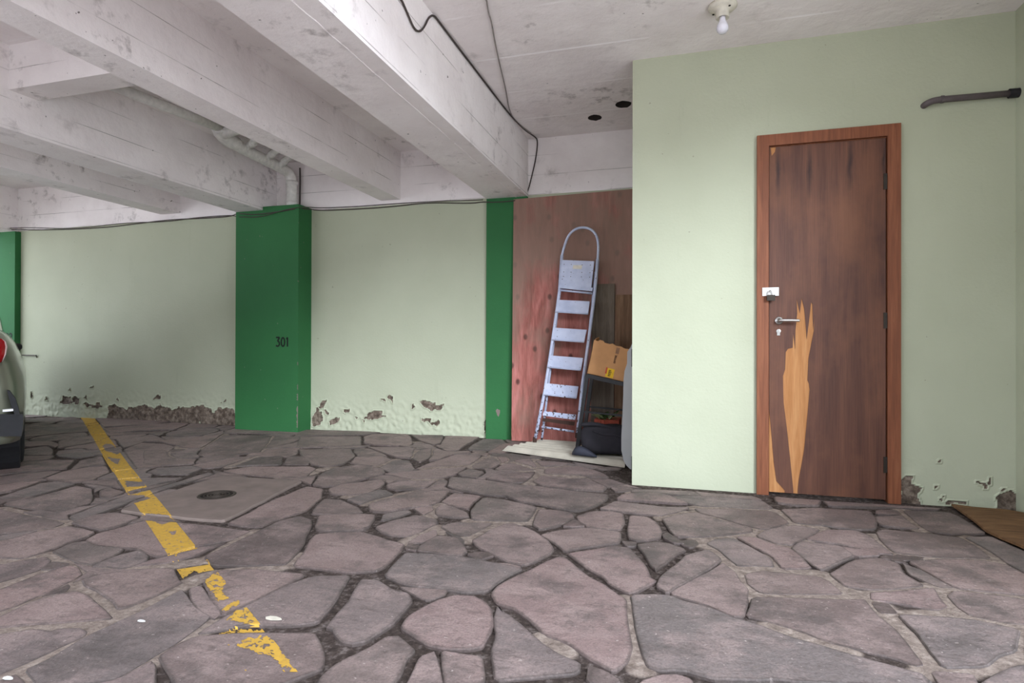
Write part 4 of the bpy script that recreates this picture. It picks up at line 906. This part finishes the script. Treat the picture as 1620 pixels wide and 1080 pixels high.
MB().hexa([tl+Vector((0,.0,.006)), tr+Vector((0,0,.006)), tr+dv+Vector((0,0,.006)), tl+dv+Vector((0,0,.006)), tl+Vector((0,0,.014)), tr+Vector((0,0,.014)), tr+dv+Vector((0,0,.014)), tl+dv+Vector((0,0,.014))]).out('top_shelf', 'black_metal', rk)
lo0, lo1 = tl.lerp(bl_, .86), tr.lerp(br_, .86)
MB().hexa([lo0, lo1, lo1+dv, lo0+dv]+[v+Vector((0,0,.008)) for v in (lo0, lo1, lo1+dv, lo0+dv)]).out('lower_shelf', 'black_metal', rk)

# ---- cardboard box on the rack
ex = (tr-tl).normalized(); b0 = tl+ex*(-.005)+Vector((0, .01, .016)); wdt = (rp(988,600)-rp(926,590)).length+.02
wdt = min(wdt, (tr-tl).length*.98); uz = Vector((-ex.z, 0, ex.x)); hgt = .265; dpt = Vector((0, .25, .009))
cb = thing('cardboard_box', tuple(b0+ex*wdt/2), 'open brown cardboard box with a yellow label standing on the black rack', 'box')
def cbp(u, v, d=0.): return b0+ex*(u*wdt)+uz*(v*hgt)+dpt*d
topf = [(1,.80),(.93,.9),(.86,.95),(.75,.93),(.66,.97),(.55,.955),(.45,1.),(.36,.96),(.27,.965),(.22,1.02),(.14,1.03),(.1,.98),(0,.99)]
MB().prism([cbp(0,0), cbp(1,0)]+[cbp(u, v) for u, v in topf], (0, .004, 0)).out('front_panel', 'cardboard', cb)
MB().prism([cbp(0,0,1), cbp(1,0,1), cbp(1,.84,1), cbp(.5,.9,1), cbp(0,.93,1)], (0, .004, 0)).out('back_panel', 'cardboard', cb)
for u in (0., .99): MB().hexa([cbp(u,0,0), cbp(u+.01,0,0), cbp(u+.01,0,1), cbp(u,0,1), cbp(u,.8,0), cbp(u+.01,.8,0), cbp(u+.01,.82,1), cbp(u,.82,1)]).out('side_panel', 'cardboard', cb)
MB().hexa([cbp(0,0,0), cbp(1,0,0), cbp(1,0,1), cbp(0,0,1), cbp(0,.01,0), cbp(1,.01,0), cbp(1,.01,1), cbp(0,.01,1)]).out('bottom_panel', 'cardboard', cb)
MB().hexa([cbp(0,.93,0), cbp(.012,.93,0), cbp(.012,.95,1), cbp(0,.95,1), cbp(.02,1.04,.1), cbp(.04,1.04,.1), cbp(.02,1.05,.9), cbp(.0,1.05,.9)]).out('flap', 'cardboard', cb)
fo = Vector((0, -.0012, 0))
def cbq(u0, v0, u1, v1, nm, mat, off=1.): MB().prism([cbp(u0,v0)+fo*off, cbp(u1,v0)+fo*off, cbp(u1,v1)+fo*off, cbp(u0,v1)+fo*off], (0, .001, 0)).out(nm, mat, cb)
cbq(.44,.03,.63,.29,'printed_label','label_yellow'); cbq(.42,.12,.46,.3,'printed_label','label_red',1.2)
# worn lettering, no longer readable: short printed strokes
rq = random.Random(11)
def strokes(u_, v0, v1, wd, n, nm='lettering'):
    b = MB(); h_ = (v1-v0)/n
    for i in range(n):
        a0 = v0+i*h_; w0 = wd*rq.uniform(.55, 1.)
        for (p0, p1, q0, q1) in ((0, w0, .05, .28), (0, w0*.3, .05, .8), (w0*.55, w0*.85, .4, .8) if i % 2 else (0, w0, .55, .78)):
            b.prism([cbp(u_+p0, a0+h_*q0)+fo*2, cbp(u_+p1, a0+h_*q0)+fo*2, cbp(u_+p1, a0+h_*q1)+fo*2, cbp(u_+p0, a0+h_*q1)+fo*2], (0, .001, 0))
    return b.out(nm, 'ink', cb)
strokes(.50, .06, .26, .075, 4); strokes(.565, .46, .70, .06, 6)
cbq(.56,.74,.64,.92,'printed_mark','ink_faint',1.2)

# ---- black bag slumped at the foot of the rack
def blob(name, rings, mat, parent=None, lump=.012, seed=0., sm=True):
    b = MB(); o_ = []
    for r in rings:
        o_.append([Vector(p)+Vector((noise.noise((p[0]*9+seed, p[1]*9, p[2]*9)), noise.noise((p[0]*9, p[1]*9+seed+3, p[2]*9)), noise.noise((p[0]*9, p[1]*9, p[2]*9+seed+7))))*lump for p in r])
    return b.loft(o_).out(name, mat, parent, sm)
def sq(c, hx, hy, z, n=20, e=3.2):
    out = []
    for k in range(n):
        a = 2*math.pi*k/n; ca, sa = math.cos(a), math.sin(a)
        out.append((c[0]+hx*math.copysign(abs(ca)**(2/e), ca), c[1]+hy*math.copysign(abs(sa)**(2/e), sa), z))
    return out
cx_ = (onY(918,700,4.42).x-.345)/2; hw = (-.345-onY(918,700,4.42).x)/2
bag = thing('black_bag', (cx_, 4.46, SHT(4.4)), 'black cloth bag bulging under the rack at the foot of the storeroom corner', 'bag')
zb = SHT(4.42)+.012; yc = 4.395
blob('bag_body', [sq((cx_,yc), hw*.8, .06, zb), sq((cx_,yc), hw*.93, .08, zb+.03), sq((cx_,yc), hw*.95, .082, zb+.10), sq((cx_,yc), hw*.93, .078, zb+.16), sq((cx_+.01,yc), hw*.85, .07, zb+.19), sq((cx_+.01,yc), hw*.6, .05, zb+.2)], 'black_cloth', bag, .014)
a = onY(917,683,4.33); blob('bag_rim', [[(x, 4.35+.022*math.cos(t), zb+.205+.016*math.sin(t)-.012*(x-a.x)*2+.008*math.sin(x*17)) for t in [k*math.pi/5 for k in range(10)]] for x in np.linspace(cx_-hw*.93, cx_+hw*.9, 14)], 'black_cloth', bag, .006, 4.)
MB().tube(smooth_pts([(cx_-.1, 4.325, zb+.17), (cx_-.02, 4.315, zb+.14), (cx_+.08, 4.315, zb+.15), (cx_+.15, 4.322, zb+.10)], 2), .009, 8).out('bag_fold', 'black_cloth', bag, True)
# dark rubber boot lying beside it
p = onF(905, 722); 
bt = [];  ax0 = onY(905,716,4.30); ax1 = onY(944,730,4.26)
for i in range(9):
    t = i/8; c = Vector((ax0.x+(ax1.x-ax0.x)*t, 4.31-.05*t, 0)); r = [.012,.030,.036,.036,.033,.028,.022,.016,.008][i]
    bt.append([(c.x+0*k, c.y+r*1.1*math.cos(k*math.pi/6), SHT(4.3)+max(0., r*1.02)+r*math.sin(k*math.pi/6)) for k in range(12)])
b = MB().loft(bt).out('rubber_boot', 'navy_rubber', None, True); tag(b, 'dark rubber boot lying on the corrugated sheet in front of the black bag', 'boot')

# ---- red pot with a plant on the lower shelf
pc = onY(962, 668, 4.52); pz = lo0.lerp(lo1, .55).z+.009
pt = thing('plant_trough', (pc.x, 4.56, pz), 'ribbed terracotta trough with a leafy plant on the rack above the black bag', 'planter')
x0_, x1_ = onY(940,670,4.5).x, onY(979,670,4.5).x; b = MB(); m = 15
zt_ = onY(960, 664, 4.5).z
for i in range(m):
    u0, u1 = x0_+(x1_-x0_)*i/m, x0_+(x1_-x0_)*(i+1)/m; pr = .008 if i % 2 else 0
    b.hexa([(u0, 4.515-pr, pz+.002), (u1, 4.515-pr, pz+.002), (u1, 4.66, pz+.002), (u0, 4.66, pz+.002), (u0, 4.50-pr, zt_), (u1, 4.50-pr, zt_), (u1, 4.67, zt_), (u0, 4.67, zt_)])
b.out('trough', 'terracotta', pt)
def leafm(base, tip, wd, mat, sag=.02):
    base, tip = Vector(base), Vector(tip); d = tip-base; sd = d.cross(Vector((0,.3,1))).normalized()*wd; L_ = []; R_ = []; b = MB()
    V = []
    for i, (t, w_) in enumerate(((0,.12),(.3,.8),(.6,1),(.85,.6),(1,.05))):
        c = base+d*t+Vector((0,0,-sag*t*t)); V.append((c-sd*w_, c+Vector((0,0,.004)), c+sd*w_))
    vv = [[b.bm.verts.new(p) for p in r] for r in V]
    for r1, r2 in zip(vv, vv[1:]):
        for k in (0, 1): b.bm.faces.new((r1[k], r1[k+1], r2[k+1], r2[k]))
    bmesh.ops.solidify(b.bm, geom=b.bm.faces[:], thickness=.0015)
    return b.out('leaf', mat, pt, True)
rr = random.Random(3)
for i in range(16):
    bx0 = x0_+(x1_-x0_)*rr.uniform(.15,.75); an = rr.uniform(0, 6.28); ln = rr.uniform(.05,.1)
    leafm((bx0, 4.55, zt_-.005), (bx0+ln*math.cos(an), 4.54-abs(math.sin(an))*ln*.9, zt_+rr.uniform(.02,.1)), rr.uniform(.010,.018), 'leaf_green' if i % 3 else 'leaf_pale', .025)

# ---- grey foam panel standing on edge against the storeroom corner
def gp_(x, y): return onY(x, y, 4.16)
outl = [(1010,538),(997,550),(992.5,556),(992,575),(988,587),(986.5,600),(986,625),(984.5,660),(983,690),(983,712),(986,727),(991,736),(997,743),(1010,747)]
ring = [gp_(*q) for q in outl]
for v in ring: v.y = 4.16; v.x = min(v.x, -.337)
zmin = min(v.z for v in ring); zmax = max(v.z for v in ring)
ring[0].x = ring[-1].x = -.3365
lift = max(0, fz(4.16)+.002-zmin)
for v in ring: v.z = max(v.z, fz(4.16)+.003)
gf = thing('foam_panel', (-.36, 4.2, fz(4.2)), 'grey foam panel standing on edge against the storeroom corner', 'foam panel')
MB().prism(ring, (.0, .13, 0)).bevel(.008, 2).out('panel', 'grey_foam', gf, False)
k1, k2 = gp_(995.5,552), gp_(999,580); MB().box((-.352, 4.147, k2.z), (-.337, 4.16, k1.z)).out('strap', 'car_trim', gf)
k1, k2 = gp_(995.5,721), gp_(999,742); MB().box((-.352, 4.147, max(k2.z, fz(4.15)+.003)), (-.337, 4.16, k1.z)).out('strap', 'car_trim', gf)

# wooden board on the ground by the right wall
ring = [onF(*q) for q in ((1505,801),(1540,806),(1590,810),(1640,817),(1640,880),(1612,866),(1585,855),(1560,843),(1540,826))]
ring = [Vector((min(p.x, XR-.004), min(p.y, YD-.012), 0)) for p in ring]; 
tag(MB().prism([(p.x, p.y, fz(p.y)+.004) for p in ring], (0, 0, .012)).out('floor_board', 'floor_board'), 'rough brown wooden board lying on the paving right of the door', 'board')
# fallen leaf and flecks of litter
for i, (x, y) in enumerate(((224,984),(13,1075),(433,980))):
    p = onF(x, y); z = fz(p.y)+.004; b = MB(); r = (.011, .012, .022)[i]
    b.prism([(p.x+r*math.cos(a)*1.4, p.y+r*.6*math.sin(a)*(1+.3*math.cos(3*a)), z) for a in [k*.785 for k in range(8)]], (0, 0, .0015))
    tag(b.out('litter_scrap', ('white_metal','white_metal','ceramic')[i]), ('white paper scrap on the long paving stone left of the yellow line', 'white scrap of litter at the lower left corner of the paving', 'pale dried leaf on the paving right of the yellow line')[i], 'litter')

# ================================================================ PARKED CAR, standing parallel to the bay line, nose to the wall
hd = Vector((L0.x-L1.x, L0.y-L1.y, 0)).normalized(); rt = Vector((hd.y, -hd.x, 0))
tc = onF(38.5, 735)
CW = .80                                     # half width at the tyres' outer face
car_o = tc - rt*CW + hd*.06                  # ground point midway between the rear wheels
CM = Matrix((rt, hd, ZV)).transposed().to_4x4(); CM.translation = Vector((car_o.x, car_o.y, 0))
car = thing('car', tuple(CM.translation), 'champagne-silver hatchback parked at the left edge with its rear wheel showing', 'car')
def cpt(x, y, z): return CM @ Vector((x, y, z))
def carx(x, y, s_):                          # a pixel met with the cross plane at station s_ of the car, in car coordinates
    q = CM.inverted() @ onPl(x, y, CM @ Vector((0, s_, 0)), hd); return q.x, q.z
prof = [carx(x, y, -.35) for x, y in ((34,692),(37,680),(38.5,650),(39,622),(37,597),(33,581),(28,566),(21.5,550),(14.5,537),(7,528),(-3,521),(-20,515))]
prof = [(prof[0][0]*.9, prof[0][1])]+prof
xm = max(p[0] for p in prof); z0_ = prof[0][1]; zq = prof[-1][1]
def carsec(y, fx_, ft, fb=0.):
    half = [(x*fx_, z0_+fb+(z-z0_-fb)*ft if z > z0_+fb else z) for x, z in prof]+[(prof[-1][0]*fx_*.5, z0_+(zq+.02-z0_)*ft), (0, z0_+(zq+.025-z0_)*ft)]
    return [cpt(x, y, z) for x, z in half]+[cpt(-x, y, z) for x, z in reversed(half[:-1])]
secs = [(-.64,.86,.86),(-.60,.93,.92),(-.54,.965,.965),(-.45,.99,.99),(-.3,1,1),(.5,1.01,1),(1.4,1.01,.98),(1.9,1.0,.97),(2.3,.98,.9),(2.7,.93,.8),(2.92,.83,.7),(3.0,.66,.6)]
body = MB().loft([carsec(*s) for s in secs]).out('body', 'car_paint', car, True)
def cabsec(y, wb, zb_, wt, zt_2):
    half = [(wb, zb_), (wb-.03, zb_+(zt_2-zb_)*.35), (wt+.03, zb_+(zt_2-zb_)*.85), (wt-.04, zt_2), (wt*.5, zt_2+.03), (0, zt_2+.04)]
    return [cpt(x, y, z) for x, z in half]+[cpt(-x, y, z) for x, z in reversed(half[:-1])]
xc_ = carx(2, 522, -.2)[0]
cab = [(-.40,xc_-.06,.9,.42,1.0),(-.28,xc_-.03,.9,.46,1.22),(-.05,xc_-.01,.9,.48,1.40),(.5,xc_,.9,.50,1.46),(1.1,xc_,.9,.50,1.45),(1.55,xc_,.88,.49,1.33),(2.1,xc_-.03,.85,.5,.93)]
MB().loft([cabsec(*s) for s in cab]).out('cabin_glass', 'car_glass', car, True)
MB().loft([[cpt(x, y, z) for x, z in ((wt-.03,zt_2+.004),(wt*.5,zt_2+.036),(0,zt_2+.046),(-wt*.5,zt_2+.036),(-wt+.03,zt_2+.004),(0,zt_2-.01))] for y, wb, zb_, wt, zt_2 in cab[1:5]]).out('roof', 'car_paint', car, True)
for sx in (1, -1):
    def both(pts, s_): return [cpt(sx*x, s_, z) for x, z in (carx(*p, s_) for p in pts)]
    o = MB().prism(both([(-16,533),(2,535.5),(7,540),(8.5,548),(7,560),(2,572),(-6,580),(-16,580)], -.66), tuple(hd*.3)).bevel(.006, 2).out('tail_light', 'tail_red', car, True); o['label'] = 'red tail light'
    MB().prism(both([(2,535),(8.5,540),(11,549),(9,561),(3,573),(7,560),(8.5,548),(7,540)], -.655), tuple(hd*.28)).out('lens', 'tail_clear', o, True)
    MB().prism(both([(11,617),(15,618),(24,630),(29,645),(31,655),(24,658),(17,640)], -.67), tuple(hd*.2)).out('bumper_vent', 'car_trim', car)
    MB().prism(both([(4,648),(21,646.5),(21,650),(4,651.5)], -.675), tuple(hd*.1)).out('reflector', 'white_metal', car)
    MB().prism(both([(-30,655),(36,655),(37,668),(34,690),(-30,690)], -.655), tuple(hd*.4)).out('bumper_skirt', 'car_trim', car)
    for wy in (0, 2.42):
        c = cpt(sx*(CW-.095), wy, .29)
        t = MB().lathe(c, [(.19,-.095),(.262,-.09),(.283,-.07),(.289,-.04),(.289,.04),(.283,.07),(.262,.09),(.19,.095)], 36, rt)
        t = t.out('tyre', 'tyre', car, True)
        for k in range(-2, 3):
            MB().lathe(c+rt*(k*.031), [(.2885,-.009),(.2925,-.008),(.2925,.008),(.2885,.009)], 36, rt).out('tread_rib', 'tyre', t)
        MB().lathe(c+rt*sx*.02, [(.185,-.06),(.185,.06),(.165,.065),(.15,.03),(.05,.05),(.02,.055)], 24, rt*sx).out('wheel', 'steel', car, True)
        MB().lathe(c-rt*sx*.02, [(.335,-.09),(.335,.09),(.30,.094)], 30, rt*sx).out('wheel_arch', 'car_trim', car)
    mx_, mz_ = carx(24.5, 548.5, 1.7)
    MB().loft([[cpt(sx*(mx_+dx), 1.7+yy*.05*s_q, mz_+zz*.035*s_q) for yy, zz in [(math.cos(a), math.sin(a)) for a in [k*math.pi/6 for k in range(12)]]] for dx, s_q in ((-.09,.35),(-.04,.8),(.0,1),(.035,.9),(.05,.4))]).out('mirror', 'car_trim', car, True)
o = MB().hexa([cpt(-.55,-.62,.28), cpt(.55,-.62,.28), cpt(.55,2.8,.26), cpt(-.55,2.8,.26), cpt(-.55,-.6,.36), cpt(.55,-.6,.36), cpt(.55,2.8,.36), cpt(-.55,2.8,.36)]).out('underbody', 'car_trim', car)
MB().prism([cpt(x, -.70, z) for x, z in ((-.26,.60),(.26,.60),(.26,.72),(-.26,.72))], tuple(hd*.03)).out('number_plate', 'white_metal', car)
MB().prism([cpt(x, y, z) for x, y, z in ((-.45,-.40,1.02),(.45,-.40,1.02),(.42,-.32,1.22),(-.42,-.32,1.22))], tuple(hd*.02)).out('rear_window', 'car_glass', car)
